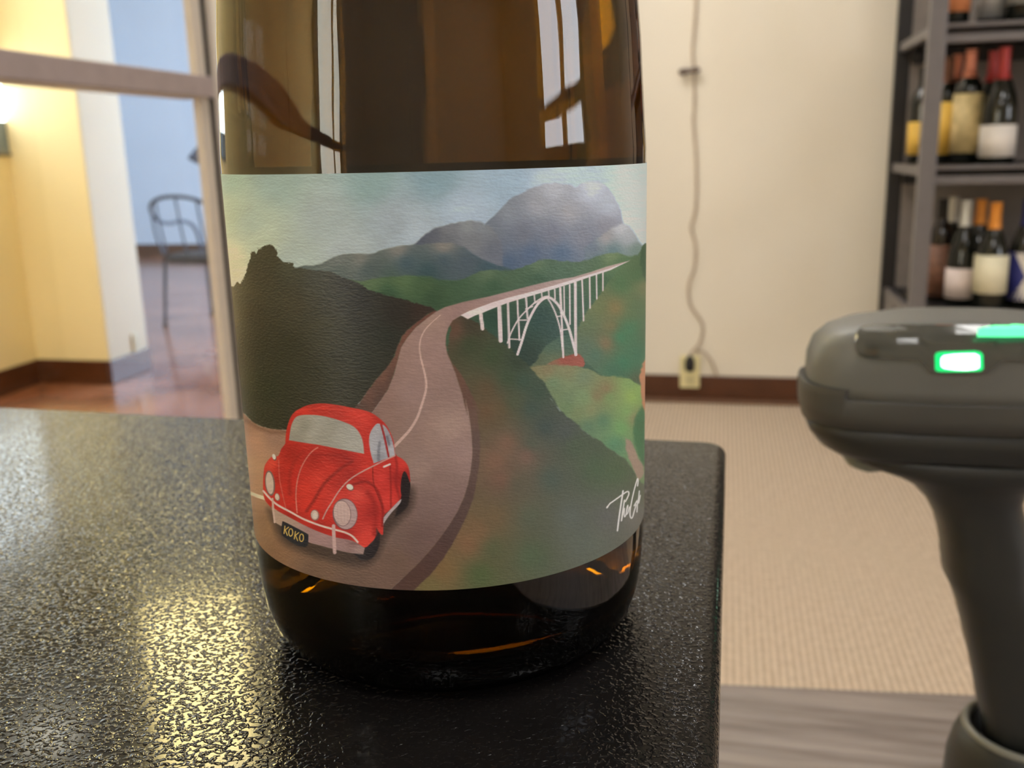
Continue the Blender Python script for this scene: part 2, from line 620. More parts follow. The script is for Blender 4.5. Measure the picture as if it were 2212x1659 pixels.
def glass_mat(name, color, ior, rough=0.0, absorb=None, dens=0.0):
    m = bpy.data.materials.new(name)
    m.use_nodes = True
    nt = m.node_tree
    b = nt.nodes['Principled BSDF']
    b.inputs['Base Color'].default_value = color
    b.inputs['Roughness'].default_value = rough
    b.inputs['IOR'].default_value = ior
    b.inputs['Transmission Weight'].default_value = 1.0
    if absorb is not None:
        va = nt.nodes.new('ShaderNodeVolumeAbsorption')
        va.inputs['Color'].default_value = absorb
        va.inputs['Density'].default_value = dens
        nt.links.new(va.outputs[0], nt.nodes['Material Output'].inputs['Volume'])
    # faint vertical waviness of moulded glass
    tc = nt.nodes.new('ShaderNodeTexCoord')
    mp = nt.nodes.new('ShaderNodeMapping')
    mp.inputs['Scale'].default_value = (1, 1, 0.12)
    nt.links.new(tc.outputs['Object'], mp.inputs[0])
    n = nt.nodes.new('ShaderNodeTexNoise')
    n.inputs['Scale'].default_value = 130
    n.inputs['Detail'].default_value = 2
    nt.links.new(mp.outputs[0], n.inputs['Vector'])
    bp = nt.nodes.new('ShaderNodeBump')
    bp.inputs['Strength'].default_value = 0.25
    bp.inputs['Distance'].default_value = 0.0004
    nt.links.new(n.outputs['Fac'], bp.inputs['Height'])
    nt.links.new(bp.outputs[0], b.inputs['Normal'])
    return m


link('glass_body', lathe_mesh('glass_body', prof + inner, 128), glass_mat('amber_bottle_glass', (.96, .93, .80, 1), 1.5, absorb=(.75, .66, .02, 1), dens=1550), bot, True)
wine = [(r + .00008 if r else 0, z) for r, z in inner if z < .226]
wine = ([(0, .2255)] + [(wine[0][0], .2255)] + wine)[::-1]
link('wine', lathe_mesh('wine', wine, 128), glass_mat('golden_wine', (.97, .95, .85, 1), 1.34, absorb=(.95, .85, .1, 1), dens=8), bot, True)
link('foil_capsule', lathe_mesh('foil_capsule', [(0, .2880), (.0140, .2880), (.0157, .2872), (.0160, .2850), (.0158, .2775),
     (.0150, .2765), (.0151, .2480), (.0160, .2300), (.0165, .2240)], 64),
     mat('dark_foil', s3(40, 34, 30), .3, .6), bot, True)

# ------------------------------------------------------------------ the printed label
# The artwork is drawn in image pixels.  Label points are projected through the camera constants: every point of the
# curved sheet has one fixed image coordinate, so the print is bound to the paper.
LZ0, LZ1 = .8262, .8972
LR = .04112
NU, NV = 980, 740
PHIM = math.radians(100)
phi = np.linspace(-PHIM, PHIM, NU)
zz = np.linspace(LZ0, LZ1, NV)
bvec = np.array([BX, BY])
bdir = -bvec / np.linalg.norm(bvec)
side = np.array([-bdir[1], bdir[0]])           # to the right of the sheet
LIM = math.radians(77.0)


def sheet(ph, z):
    d = np.cos(ph)[..., None] * bdir + np.sin(ph)[..., None] * side
    return np.concatenate([bvec + LR * d, z[..., None]], -1)


PH, ZZ = np.meshgrid(phi, zz)
pc = np.clip(PH, -LIM, LIM)
Q = sheet(pc, ZZ) - CP
dq = Q @ CF
AX = 1106 + FPX * (Q @ CR) / dq + np.degrees(PH - pc) * 2.0
AY = 829.5 - FPX * (Q @ CU) / dq


def vnoise(fx, fy, seed):
    """smooth value noise over image coordinates, cell sizes fx, fy"""
    g = np.random.default_rng(seed).random((400, 400))
    x = (AX - 380) / fx
    y = (AY - 300) / fy
    xi, yi = np.floor(x).astype(int), np.floor(y).astype(int)
    tx, ty = x - xi, y - yi
    tx, ty = tx * tx * (3 - 2 * tx), ty * ty * (3 - 2 * ty)
    xi, yi = xi % 399, yi % 399
    return (g[yi, xi] * (1 - tx) + g[yi, xi + 1] * tx) * (1 - ty) + (g[yi + 1, xi] * (1 - tx) + g[yi + 1, xi + 1] * tx) * ty


ART = np.zeros((NV, NU, 3))


def cA(*p): return [(470 + x / 3.072, 360 + y / 3.072) for x, y in p]
def cB(*p): return [(870 + x / 3.072, 360 + y / 3.072) for x, y in p]
def cC(*p): return [(520 + x / 4.1475, 840 + y / 4.1475) for x, y in p]
def cD(*p): return [(900 + x / 3.606, 840 + y / 3.606) for x, y in p]
def cT(*p): return [(1260 + x / 10.37, 1020 + y / 10.37) for x, y in p]


def bbox(p, pad):
    p = np.array(p)
    m = (AX > p[:, 0].min() - pad) & (AX < p[:, 0].max() + pad) & (AY > p[:, 1].min() - pad) & (AY < p[:, 1].max() + pad)
    r, c = np.where(m.any(1))[0], np.where(m.any(0))[0]
    if len(r) == 0 or len(c) == 0:
        return None
    return slice(r[0], r[-1] + 1), slice(c[0], c[-1] + 1)


def seg_dist(x, y, a, b):
    dx, dy = b[0] - a[0], b[1] - a[1]
    L = dx * dx + dy * dy + 1e-9
    t = np.clip(((x - a[0]) * dx + (y - a[1]) * dy) / L, 0, 1)
    return np.hypot(x - a[0] - t * dx, y - a[1] - t * dy), t


def field(colors, s, power=2.5):
    """smooth colour field from sample swatches [(x, y, (r,g,b))]"""
    x, y = AX[s], AY[s]
    W = 0
    acc = 0
    for (px, py), c in colors:
        wgt = 1.0 / (((x - px) ** 2 + (y - py) ** 2) + 60.0) ** (power / 2)
        W = W + wgt
        acc = acc + wgt[..., None] * np.array(c, float)
    return acc / W[..., None]


def blend(s, a, col):
    ART[s] = ART[s] * (1 - a[..., None]) + np.asarray(col, float) * a[..., None]


def poly(p, col, feather=0.9, rough=None, alpha=1.0):
    pad = feather * 2 + 6
    s = bbox(p, pad)
    if s is None:
        return
    x, y = AX[s], AY[s]
    d = np.full(x.shape, 1e9)
    inside = np.zeros(x.shape, bool)
    for i in range(len(p)):
        a, b = p[i - 1], p[i]
        d = np.minimum(d, seg_dist(x, y, a, b)[0])
        if a[1] != b[1]:
            c = ((a[1] > y) != (b[1] > y)) & (x < (b[0] - a[0]) * (y - a[1]) / (b[1] - a[1]) + a[0])
            inside ^= c
    sd = np.where(inside, d, -d)
    if rough is not None:
        sd = sd + (rough[s] - .5)
    a = np.clip(sd / (2 * feather) + .5, 0, 1) * alpha
    c = field(col, s) if isinstance(col, list) else np.array(col, float)
    blend(s, a, c)


def line(p, w, col, feather=0.7, alpha=1.0):
    ws = np.interp(np.linspace(0, 1, len(p)), np.linspace(0, 1, len(w)), w) if hasattr(w, '__len__') else [w] * len(p)
    s = bbox(p, max(ws) + feather * 2 + 2)
    if s is None:
        return
    x, y = AX[s], AY[s]
    best = np.full(x.shape, -1e9)
    for i in range(len(p) - 1):
        d, t = seg_dist(x, y, p[i], p[i + 1])
        best = np.maximum(best, (ws[i] + (ws[i + 1] - ws[i]) * t) / 2 - d)
    blend(s, np.clip(best / (2 * feather) + .5, 0, 1) * alpha, col)


def oval(c, rx, ry, col, rot=0.0, feather=0.7):
    t = np.linspace(0, 2 * math.pi, 28, endpoint=False)
    k, q = math.cos(rot), math.sin(rot)
    poly([(c[0] + rx * math.cos(a) * k - ry * math.sin(a) * q, c[1] + rx * math.cos(a) * q + ry * math.sin(a) * k) for a in t], col, feather)


def smooth(p, k=5):
    return [tuple(q) for q in catmull([(x, y, 0) for x, y in p], k)[:, :2]]


def sw(conv, *items):
    return [(conv((x, y))[0], c) for x, y, c in items]


N_FINE = vnoise(3.2, 2.2, 1)
N_MED = vnoise(9, 6, 2)
N_BIG = vnoise(40, 22, 3)
LEAF = (N_FINE + N_MED) * 3.0 - 2.5

ALL = (slice(0, NV), slice(0, NU))
# sky
ART[:] = field([((478, 380), (154, 180, 164)), ((600, 392), (146, 168, 162)), ((800, 390), (134, 160, 160)), ((940, 382), (130, 156, 164)),
                ((1100, 385), (150, 172, 184)), ((1250, 385), (176, 196, 206)), ((1390, 375), (196, 216, 226)),
                ((490, 470), (176, 192, 168)), ((540, 480), (166, 182, 168)), ((700, 480), (154, 168, 168)), ((850, 480), (154, 167, 174)),
                ((1000, 460), (164, 181, 193)), ((1390, 480), (198, 214, 222)), ((500, 560), (208, 208, 176)), ((495, 610), (220, 214, 182)),
                ((560, 520), (180, 192, 172)), ((640, 560), (164, 178, 172)), ((750, 545), (162, 174, 176)), ((900, 505), (166, 180, 188)),
                ((1200, 400), (176, 192, 200))], ALL, 3.2)
# great mountain
poly(smooth(cB((545, 385), (620, 312), (670, 262), (720, 217), (780, 182), (850, 148), (920, 124), (1000, 112), (1100, 122), (1150, 138),
               (1200, 108), (1290, 102), (1350, 132), (1395, 190), (1430, 260), (1450, 320), (1465, 385))) + cB((1465, 740), (545, 740)),
     sw(lambda p: cB(p), (1000, 150, (172, 176, 179)), (1250, 140, (191, 199, 206)), (1380, 250, (174, 182, 188)), (700, 300, (128, 135, 141)),
        (900, 250, (150, 153, 156)), (1100, 300, (152, 153, 154)), (600, 400, (109, 117, 125)), (800, 450, (106, 111, 120)),
        (1000, 450, (113, 117, 127)), (1200, 470, (122, 126, 134)), (1350, 400, (135, 137, 143)), (600, 560, (100, 106, 116)),
        (850, 580, (80, 97, 118)), (1050, 580, (78, 99, 120)), (1300, 560, (91, 108, 125)), (700, 640, (76, 95, 116))), 2.2, N_MED * 3)
poly(smooth(cB((1210, 545), (1300, 470), (1380, 420), (1430, 388), (1480, 382), (1530, 430), (1560, 490), (1590, 525))) + cB((1700, 560), (1700, 680), (1210, 690)),
     sw(lambda p: cB(p), (1450, 410, (183, 186, 185)), (1350, 470, (150, 148, 145)), (1500, 470, (163, 168, 168)), (1250, 540, (106, 119, 129)),
        (1400, 560, (98, 124, 125)), (1550, 560, (115, 137, 125)), (1300, 640, (91, 115, 118))), 3.0, N_MED * 3)
poly(smooth(cB((80, 522), (120, 480), (170, 440), (215, 412), (280, 392), (350, 377), (430, 364), (510, 367), (545, 385), (600, 420), (660, 520))) + cB((660, 740), (80, 740)),
     sw(lambda p: cB(p), (130, 500, (80, 86, 98)), (200, 460, (87, 91, 100)), (300, 410, (115, 119, 123)), (430, 385, (130, 135, 136)),
        (530, 400, (122, 128, 132)), (300, 480, (100, 104, 109)), (480, 480, (113, 117, 120)), (600, 560, (100, 106, 116))), 2.2, N_MED * 3)
# grey-blue ridge
ridge = cA((470, 690), (560, 662), (640, 655), (700, 640), (760, 610), (830, 586), (900, 578), (960, 580), (1030, 580), (1080, 560), (1150, 540),
           (1230, 526), (1330, 520), (1420, 512), (1540, 508)) + cB((340, 514), (420, 545), (480, 590), (540, 620), (640, 660), (760, 690))
poly(smooth(ridge) + cB((760, 820)) + cA((470, 900)),
     sw(lambda p: cA(p), (600, 690, (82, 94, 92)), (800, 610, (104, 110, 106)), (950, 610, (110, 112, 106)), (1200, 550, (120, 120, 114)),
        (1500, 530, (128, 124, 116)), (800, 700, (78, 90, 88)), (1000, 680, (72, 86, 86)), (1250, 640, (62, 82, 90)), (1500, 620, (66, 84, 92)),
        (1400, 700, (52, 76, 80)), (1650, 640, (72, 86, 94)), (1800, 690, (58, 80, 88)), (1150, 730, (70, 88, 82))), 1.8, N_MED * 2.5)
# green ridge and valley
green = cA((760, 740), (880, 752), (960, 766), (1000, 756), (1100, 738), (1200, 728), (1300, 725), (1420, 735)) + cB((100, 730), (180, 742), (250, 753),
    (330, 756), (400, 749), (460, 722), (520, 697), (580, 686), (680, 691), (760, 681), (840, 652), (900, 627), (960, 616), (1040, 626), (1120, 633),
    (1200, 629), (1260, 607), (1320, 587), (1390, 573), (1450, 583), (1500, 600), (1560, 590), (1600, 520))
poly(smooth(green) + cB((1760, 520), (1760, 1500), (-200, 1500)) + cA((760, 1000)),
     sw(lambda p: cB(p), (0, 745, (84, 108, 74)), (-200, 745, (84, 106, 74)), (150, 790, (64, 88, 60)), (350, 790, (60, 86, 62)), (560, 705, (88, 108, 82)),
        (700, 730, (74, 98, 74)), (900, 650, (92, 114, 86)), (1000, 680, (72, 98, 76)), (1380, 590, (108, 128, 92)), (1250, 650, (80, 104, 78)),
        (200, 870, (50, 76, 54)), (600, 800, (56, 84, 62)), (900, 740, (58, 86, 66)), (-100, 850, (52, 80, 58)), (600, 1000, (42, 70, 58)),
        (900, 1000, (46, 72, 66)), (780, 1200, (42, 62, 54)), (1000, 1050, (50, 76, 70)), (1130, 900, (56, 86, 68)), (850, 1270, (44, 62, 54)),
        (1300, 760, (62, 94, 66)), (1450, 660, (80, 110, 76)), (1200, 1150, (60, 90, 70))), 2.0, N_MED * 3)
# right hillside
poly(smooth(cB((1600, 560), (1530, 610), (1470, 660), (1400, 740), (1330, 820), (1290, 880), (1245, 940), (1195, 1020), (1165, 1090), (1150, 1240)))
     + cB((1190, 1262), (1230, 1310), (1290, 1350), (1330, 1392), (1430, 1392), (1500, 1405), (1560, 1442), (1640, 1480), (1760, 1500), (1760, 540)),
     sw(lambda p: cB(p), (1300, 930, (106, 116, 76)), (1410, 940, (124, 112, 74)), (1230, 1040, (92, 108, 76)), (1350, 1170, (122, 106, 78)),
        (1380, 1060, (112, 108, 74)), (1450, 1130, (62, 118, 86)), (1500, 1080, (70, 116, 84)), (1470, 1300, (60, 112, 84)), (1540, 1250, (70, 112, 84)),
        (1560, 720, (74, 104, 70)), (1450, 780, (74, 106, 72)), (1540, 950, (92, 112, 78)), (1280, 1250, (76, 106, 86)), (1210, 1200, (84, 104, 84)),
        (1400, 1360, (66, 106, 82)), (1560, 1420, (78, 90, 68)), (1600, 800, (116, 120, 84)), (1620, 1100, (84, 106, 76))), 2.2, N_MED * 5)
poly(smooth(cB((1608, 505), (1596, 520), (1588, 545), (1578, 590), (1572, 640), (1590, 700), (1610, 760))) + cB((1760, 760), (1760, 500)), (64, 92, 64), 1.5, LEAF)
# mound under the arch with its red earth
poly(smooth(cB((838, 1332), (880, 1300), (930, 1222), (990, 1162), (1060, 1128), (1110, 1140), (1160, 1240))) + cB((1160, 1340)),
     sw(lambda p: cB(p), (900, 1290, (86, 96, 72)), (980, 1190, (74, 98, 80)), (1060, 1150, (66, 92, 78)), (1000, 1280, (92, 104, 78))), 2.0, N_MED * 3)
poly(smooth(cB((950, 1312), (1000, 1290), (1070, 1262), (1150, 1242), (1190, 1266), (1206, 1300), (1202, 1328))) + cB((1120, 1330), (1040, 1326)),
     sw(lambda p: cB(p), (1080, 1275, (142, 76, 62)), (1180, 1290, (146, 82, 68)), (980, 1312, (128, 98, 74))), 1.6, N_MED * 2)
# sunlit field
edge_field = cB((840, 1332), (880, 1382), (940, 1442), (980, 1512), (1020, 1582), (1060, 1642)) + cD((1040, 72), (1100, 150), (1160, 212), (1230, 262),
    (1290, 322), (1370, 382), (1430, 412), (1470, 462), (1530, 492), (1600, 532), (1650, 582), (1690, 652), (1716, 705), (1780, 760), (1900, 800))
field_cols = sw(lambda p: cD(p), (1300, 80, (122, 144, 96)), (1500, 60, (112, 140, 88)), (1680, 60, (140, 168, 90)), (1250, 180, (112, 126, 86)),
    (1450, 250, (86, 122, 92)), (1600, 300, (106, 150, 92)), (1550, 430, (86, 130, 96)), (1180, 130, (104, 128, 88)), (1360, 160, (126, 130, 90)),
    (1340, 300, (92, 122, 92)), (1640, 180, (118, 152, 92)), (1700, 230, (132, 128, 92))) + \
    sw(lambda p: cB(p), (870, 1340, (122, 118, 84)), (960, 1345, (126, 116, 84)), (1100, 1350, (124, 124, 88)), (1000, 1440, (104, 126, 92)),
       (1200, 1400, (108, 124, 94)), (1350, 1480, (132, 114, 82)), (1290, 1520, (128, 116, 82)), (1200, 1530, (112, 136, 98)), (1500, 1440, (122, 150, 92)),
       (1570, 1490, (134, 164, 92)), (1100, 1540, (106, 126, 92)))
poly(edge_field + cD((1900, -180)) + cB((1640, 1480), (1560, 1446), (1500, 1407), (1430, 1396), (1340, 1394), (1290, 1376), (1230, 1340), (1120, 1325),
     (1040, 1322), (960, 1318)), field_cols, 1.8, N_MED * 4)
poly(smooth(cD((1690, 300), (1730, 180), (1790, 160), (1790, 560), (1745, 545), (1700, 420))), (72, 112, 76), 3.0, N_MED * 4)
poly(smooth(cD((1625, 380), (1680, 430), (1715, 520), (1755, 600), (1766, 660), (1728, 705), (1700, 640), (1664, 560), (1632, 470))), (152, 132, 112), 2.0, N_MED * 3)
poly(smooth(cB((1575, 1390), (1600, 1300), (1640, 1300), (1640, 1659), (1596, 1600))), (186, 132, 96), 2.0, N_MED * 3)  # backlight glare at the sheet edge, put into the print
# dark foreground slope right of the road
poly(cB((330, 1000), (390, 998), (440, 1010), (500, 1042), (560, 1092), (620, 1142), (690, 1192), (760, 1252), (840, 1332)) + edge_field
     + [(1560, 1060), (1560, 1400), (860, 1400), (880, 1100), (950, 900)],
     sw(lambda p: cB(p), (450, 1050, (60, 56, 44)), (350, 1080, (92, 68, 54)), (600, 1250, (56, 70, 48)), (450, 1180, (56, 66, 46)), (700, 1400, (58, 74, 54)),
        (560, 1480, (88, 74, 54)), (640, 1600, (92, 80, 58)), (800, 1420, (56, 76, 62)), (760, 1300, (50, 64, 50)), (900, 1500, (58, 76, 62)), (560, 1620, (100, 78, 58)))
     + sw(lambda p: cD(p), (600, 150, (98, 82, 60)), (750, 100, (74, 82, 62)), (900, 150, (62, 78, 68)), (1000, 300, (62, 76, 70)), (1150, 320, (70, 78, 72)),
          (1250, 450, (70, 84, 64)), (700, 430, (118, 92, 74)), (850, 520, (112, 90, 76)), (620, 560, (118, 90, 72)), (650, 700, (112, 86, 70)), (800, 750, (90, 86, 70)),
          (900, 420, (78, 84, 70)), (1050, 700, (74, 86, 74)), (1400, 620, (72, 90, 66)), (1550, 650, (74, 92, 66)), (600, 1000, (104, 88, 64)), (900, 1000, (84, 90, 72)),
          (1200, 1000, (86, 93, 83)), (1500, 1000, (92, 94, 87)), (400, 1200, (124, 94, 68)), (480, 1100, (116, 92, 66)), (600, 1250, (84, 88, 62)), (900, 1300, (78, 92, 68)),
          (1300, 1200, (90, 97, 84)), (200, 1400, (120, 96, 64)), (100, 1560, (112, 100, 66)), (500, 1450, (78, 90, 58)), (1650, 850, (84, 92, 74)), (1700, 1000, (104, 102, 92))),
     1.8, N_MED * 4)
# dark hill on the left
hill_top = cA((-40, 800), (60, 800), (105, 792), (130, 765), (150, 776), (175, 742), (190, 700), (205, 650), (220, 600), (228, 566), (245, 560), (258, 576), (270, 546),
    (290, 546), (310, 526), (345, 518), (375, 526), (392, 556), (400, 600), (420, 612), (440, 628), (470, 635), (500, 642), (512, 670), (560, 674), (620, 682), (690, 691),
    (740, 692), (790, 716), (850, 742), (900, 757), (950, 782), (1000, 814), (1060, 837), (1110, 852), (1200, 872), (1300, 902), (1400, 927), (1430, 937), (1448, 960))
verge_in = cA((1400, 975), (1330, 1030), (1262, 1082), (1222, 1132), (1192, 1200), (1172, 1262), (1120, 1342), (1062, 1402), (1002, 1482), (962, 1542), (880, 1640))
hill_low = cC((800, 250), (500, 372), (400, 372), (300, 362), (240, 352), (160, 332), (100, 292), (50, 242), (0, 190), (-120, 150))
poly(hill_top + verge_in + hill_low,
     sw(lambda p: cA(p), (120, 830, (57, 54, 40)), (330, 600, (53, 51, 36)), (300, 720, (53, 49, 36)), (250, 1000, (45, 41, 30)), (480, 680, (57, 59, 47)), (500, 900, (56, 53, 40)),
        (640, 740, (54, 57, 51)), (500, 1200, (40, 40, 27)), (700, 1080, (49, 49, 37)), (850, 780, (40, 42, 41)), (760, 840, (47, 49, 43)), (950, 900, (40, 41, 40)),
        (1000, 1000, (45, 46, 42)), (1200, 960, (40, 37, 33)), (1100, 1120, (40, 43, 37)), (1000, 1280, (45, 47, 40)), (300, 1450, (38, 41, 26)), (700, 1400, (43, 43, 30)),
        (1350, 945, (49, 38, 33)), (180, 1250, (43, 41, 30)), (150, 1500, (41, 43, 28)), (850, 1480, (46, 45, 34)), (300, 1200, (41, 40, 28)), (60, 1000, (73, 64, 46)), (60, 1400, (69, 62, 43))),
     1.3, LEAF)
# verge and road
road_l = cA((1450, 962), (1385, 1010), (1312, 1070), (1255, 1140), (1218, 1200), (1194, 1290), (1170, 1380), (1130, 1480), (1070, 1570), (1020, 1640))
poly(verge_in[::-1] + cA((1448, 960)) + road_l + cA((960, 1700), (820, 1700)),
     sw(lambda p: cA(p), (1380, 990, (100, 66, 56)), (1250, 1100, (108, 72, 60)), (1180, 1250, (106, 74, 62)), (1100, 1400, (110, 78, 66)), (1150, 1420, (88, 66, 58)),
        (1000, 1520, (104, 74, 64)), (1080, 1540, (86, 66, 60)), (950, 1620, (84, 64, 56))), 1.6, N_MED * 2)
bridge_up = cB((280, 932), (400, 898), (560, 864), (700, 829), (850, 789), (1000, 754), (1130, 733), (1250, 698), (1350, 664), (1440, 640), (1505, 624))
bridge_dn = cB((1380, 684), (1250, 726), (1130, 768), (1000, 810), (800, 870), (600, 936), (440, 1000), (385, 990))
road_r = cB((330, 1022), (302, 1070), (287, 1122), (284, 1182), (296, 1242), (322, 1302), (350, 1372), (372, 1442), (392, 1502), (410, 1580), (430, 1650)) + \
    cD((380, 82), (405, 182), (420, 282), (430, 382), (435, 482), (430, 562), (420, 642), (400, 742), (370, 842), (320, 952), (260, 1052), (190, 1152), (110, 1252), (30, 1342), (-80, 1450), (-200, 1560))
outer_r = cB((330, 1010), (296, 1060), (276, 1122), (276, 1182), (300, 1270), (350, 1330), (400, 1400), (440, 1480), (480, 1560), (510, 1640)) + \
    cD((420, 60), (470, 180), (482, 290), (493, 382), (493, 482), (486, 582), (470, 702), (440, 852), (400, 962), (340, 1092), (270, 1222), (200, 1332), (100, 1452), (0, 1545), (-120, 1660))
# shaded kerb band painted along the right of the road
poly(outer_r + road_r[::-1],
     sw(lambda p: cB(p), (285, 1100, (100, 70, 56)), (300, 1230, (104, 74, 60)), (380, 1400, (100, 72, 60)), (440, 1560, (96, 70, 60)))
     + sw(lambda p: cD(p), (450, 200, (100, 78, 68)), (460, 400, (94, 76, 70)), (460, 600, (90, 72, 66)), (420, 850, (86, 68, 62)), (330, 1050, (82, 64, 60)), (180, 1280, (80, 60, 56)), (20, 1450, (82, 60, 54))),
     1.5, N_MED * 1.5)
road_cols = sw(lambda p: cB(p), (150, 1010, (149, 124, 112)), (100, 1150, (151, 124, 115)), (200, 1250, (149, 122, 114)), (250, 1450, (140, 115, 107)), (350, 940, (144, 117, 110)),
    (700, 845, (155, 131, 124)), (1100, 748, (164, 144, 135)), (1400, 660, (176, 155, 144)), (60, 1500, (144, 119, 112))) + \
    sw(lambda p: cD(p), (250, 300, (155, 131, 119)), (320, 500, (149, 124, 116)), (200, 700, (135, 111, 103)), (100, 900, (122, 100, 94)), (250, 900, (124, 101, 96)), (0, 1200, (108, 87, 80)), (100, 1150, (110, 88, 82)), (-150, 1350, (110, 88, 76))) + \
    sw(lambda p: cC(p), (300, 1500, (133, 101, 76)), (120, 480, (178, 137, 110)), (100, 700, (180, 142, 110)), (130, 900, (171, 133, 103)), (160, 1250, (144, 112, 83)), (300, 450, (149, 117, 99)),
       (700, 1620, (112, 88, 72)), (1400, 1300, (117, 96, 87)), (1600, 700, (146, 123, 114)), (1250, 120, (140, 112, 103)), (1100, 200, (126, 99, 90)), (1000, 1700, (110, 88, 76)), (60, 350, (158, 119, 97)))
poly(bridge_up + bridge_dn + road_r + [(840, 1400), (380, 1400), (380, 880)] + hill_low[::-1] + road_l[::-1], road_cols, 1.2)
s_all = ALL
# road edge under the hill, left of the car
line(cC((-60, 250), (60, 290), (150, 345), (260, 385), (420, 392)), 9, (118, 84, 66), 4.0, .7)
# centre line
line(smooth(cB((250, 985), (200, 1028), (150, 1080), (120, 1140), (112, 1200), (118, 1260), (130, 1310), (145, 1370), (155, 1430), (152, 1490))
     + cC((1620, 150), (1580, 260), (1520, 360), (1450, 440), (1380, 512))), [1.5] * 8 + list(np.linspace(2.2, 6.5, 70)), (196, 168, 158), .8, .92)
line(cC((40, 915), (90, 935), (150, 960), (222, 982)), 7.5, (226, 202, 172), .9)
# parapet, pillars and arches of the bridge
WHT = (214, 198, 193)
poly(cB((385, 985), (440, 958), (520, 928), (600, 899), (700, 869), (800, 844), (900, 817), (1000, 789), (1130, 749), (1250, 713), (1380, 673), (1505, 624), (1380, 686), (1250, 729),
     (1130, 771), (1000, 813), (900, 843), (800, 873), (700, 902), (600, 941), (540, 966), (480, 988), (432, 1012)), WHT, .8)
for x0, y0, x1, y1, wd in ((515, 965, 530, 1075, 24), (640, 925, 650, 1155, 27), (698, 900, 707, 1200, 14), (760, 885, 775, 1150, 12), (818, 870, 828, 1005, 13), (872, 850, 878, 905, 9),
                           (922, 838, 925, 878, 9), (968, 825, 970, 862, 10), (1008, 815, 1011, 880, 10), (1045, 805, 1052, 970, 16), (1052, 960, 1066, 1265, 13), (1070, 795, 1073, 1005, 9),
                           (1108, 785, 1110, 1045, 11), (1145, 770, 1148, 1248, 19), (1190, 752, 1200, 1022, 11), (1240, 733, 1243, 938, 11), (1285, 716, 1288, 878, 10), (1328, 698, 1328, 822, 10)):
    line(cB((x0, y0), (x1, y1)), wd / 3.072, WHT, .7, .95)
line(smooth(cB((762, 1245), (790, 1160), (820, 1060), (850, 990), (890, 920), (930, 880), (965, 868), (1000, 885), (1040, 930), (1075, 1000), (1105, 1080), (1130, 1170), (1150, 1248))), 5.6, WHT, .7)
line(smooth(cB((695, 1170), (720, 1100), (770, 1010), (830, 945), (880, 900), (930, 868), (960, 860))), 3.4, WHT, .7, .92)
line(smooth(cB((960, 870), (990, 920), (1020, 990), (1045, 1080), (1055, 1160), (1065, 1262))), 3.4, WHT, .7, .92)
for p in (((765, 1018), (830, 1018)), ((705, 1143), (790, 1148)), ((1025, 995), (1055, 990)), ((1050, 1085), (1100, 1078)), ((815, 945), (862, 928)), ((870, 905), (905, 895))):
    line(cB(*p), 2.8, WHT, .7, .9)
# ---- the red car
poly(smooth(cC((240, 1080), (360, 1360), (560, 1470), (800, 1540), (1000, 1580), (1150, 1570), (1240, 1480), (1330, 1290), (1440, 1170), (1540, 1060), (1540, 880), (1300, 1000), (700, 1200))), (58, 47, 42), 9.0, alpha=.75)
oval(cC((1470, 890))[0], 12, 44, (38, 31, 33), .06)
poly(smooth(cC((1420, 1000), (1500, 960), (1500, 1040), (1440, 1110), (1380, 1150))), (40, 33, 34), 2.0)
poly(smooth(cC((1000, 1470), (1100, 1420), (1180, 1380), (1215, 1300), (1245, 1290), (1240, 1400), (1200, 1490), (1150, 1530), (1080, 1535))), (40, 33, 36), 1.6)
RED = sw(lambda p: cC(p), (650, 165, (168, 42, 34)), (850, 165, (176, 46, 38)), (600, 205, (196, 48, 38)), (1100, 260, (206, 62, 52)), (1000, 230, (196, 54, 44)), (1250, 290, (180, 46, 40)), (430, 400, (186, 46, 36)),
         (450, 590, (156, 34, 28)), (380, 700, (176, 42, 34)), (480, 800, (190, 46, 38)), (580, 900, (206, 58, 46)), (700, 820, (212, 64, 52)), (820, 740, (196, 52, 42)), (650, 640, (160, 36, 30)), (850, 610, (164, 38, 32)),
         (930, 640, (158, 36, 32)), (880, 830, (176, 44, 38)), (980, 760, (162, 38, 34)), (600, 1040, (206, 56, 44)), (430, 980, (196, 50, 40)), (1050, 940, (214, 76, 66)), (1000, 700, (176, 44, 38)), (1130, 700, (206, 58, 48)), (1150, 640, (190, 50, 42)),
         (1080, 830, (170, 42, 38)), (1190, 1100, (158, 40, 38)), (1150, 1300, (206, 66, 58)), (1090, 1380, (212, 66, 56)), (1260, 800, (206, 62, 56)), (1330, 900, (196, 54, 48)), (1300, 1000, (212, 66, 58)), (1400, 800, (150, 38, 36)), (1450, 680, (206, 62, 54)),
         (1500, 760, (160, 40, 38)), (280, 680, (212, 72, 56)), (240, 800, (196, 52, 42)), (320, 800, (166, 40, 34)), (720, 1250, (164, 40, 34)), (450, 1120, (166, 40, 34)), (800, 1140, (190, 48, 40)), (860, 980, (204, 62, 54)), (950, 1320, (158, 38, 36)))
poly(smooth(cC((400, 490), (405, 400), (425, 310), (460, 232), (520, 182), (600, 146), (700, 130), (800, 135), (900, 150), (1000, 170), (1100, 190), (1180, 220), (1250, 270), (1300, 320),
     (1340, 390), (1370, 470), (1386, 585), (1440, 622), (1480, 660), (1505, 710), (1516, 780), (1518, 838), (1488, 760), (1462, 740), (1440, 800), (1432, 900), (1432, 985), (1330, 1090), (1278, 1150), (1276, 1302),
     (1240, 1285), (1212, 1240), (1206, 1330), (1160, 1385), (1110, 1422), (1000, 1392), (850, 1350), (700, 1300), (520, 1230), (380, 1150), (270, 1060), (215, 990), (203, 920), (200, 850), (205, 760), (215, 690),
     (245, 640), (285, 605), (335, 602), (362, 540)), 3), RED, .9)
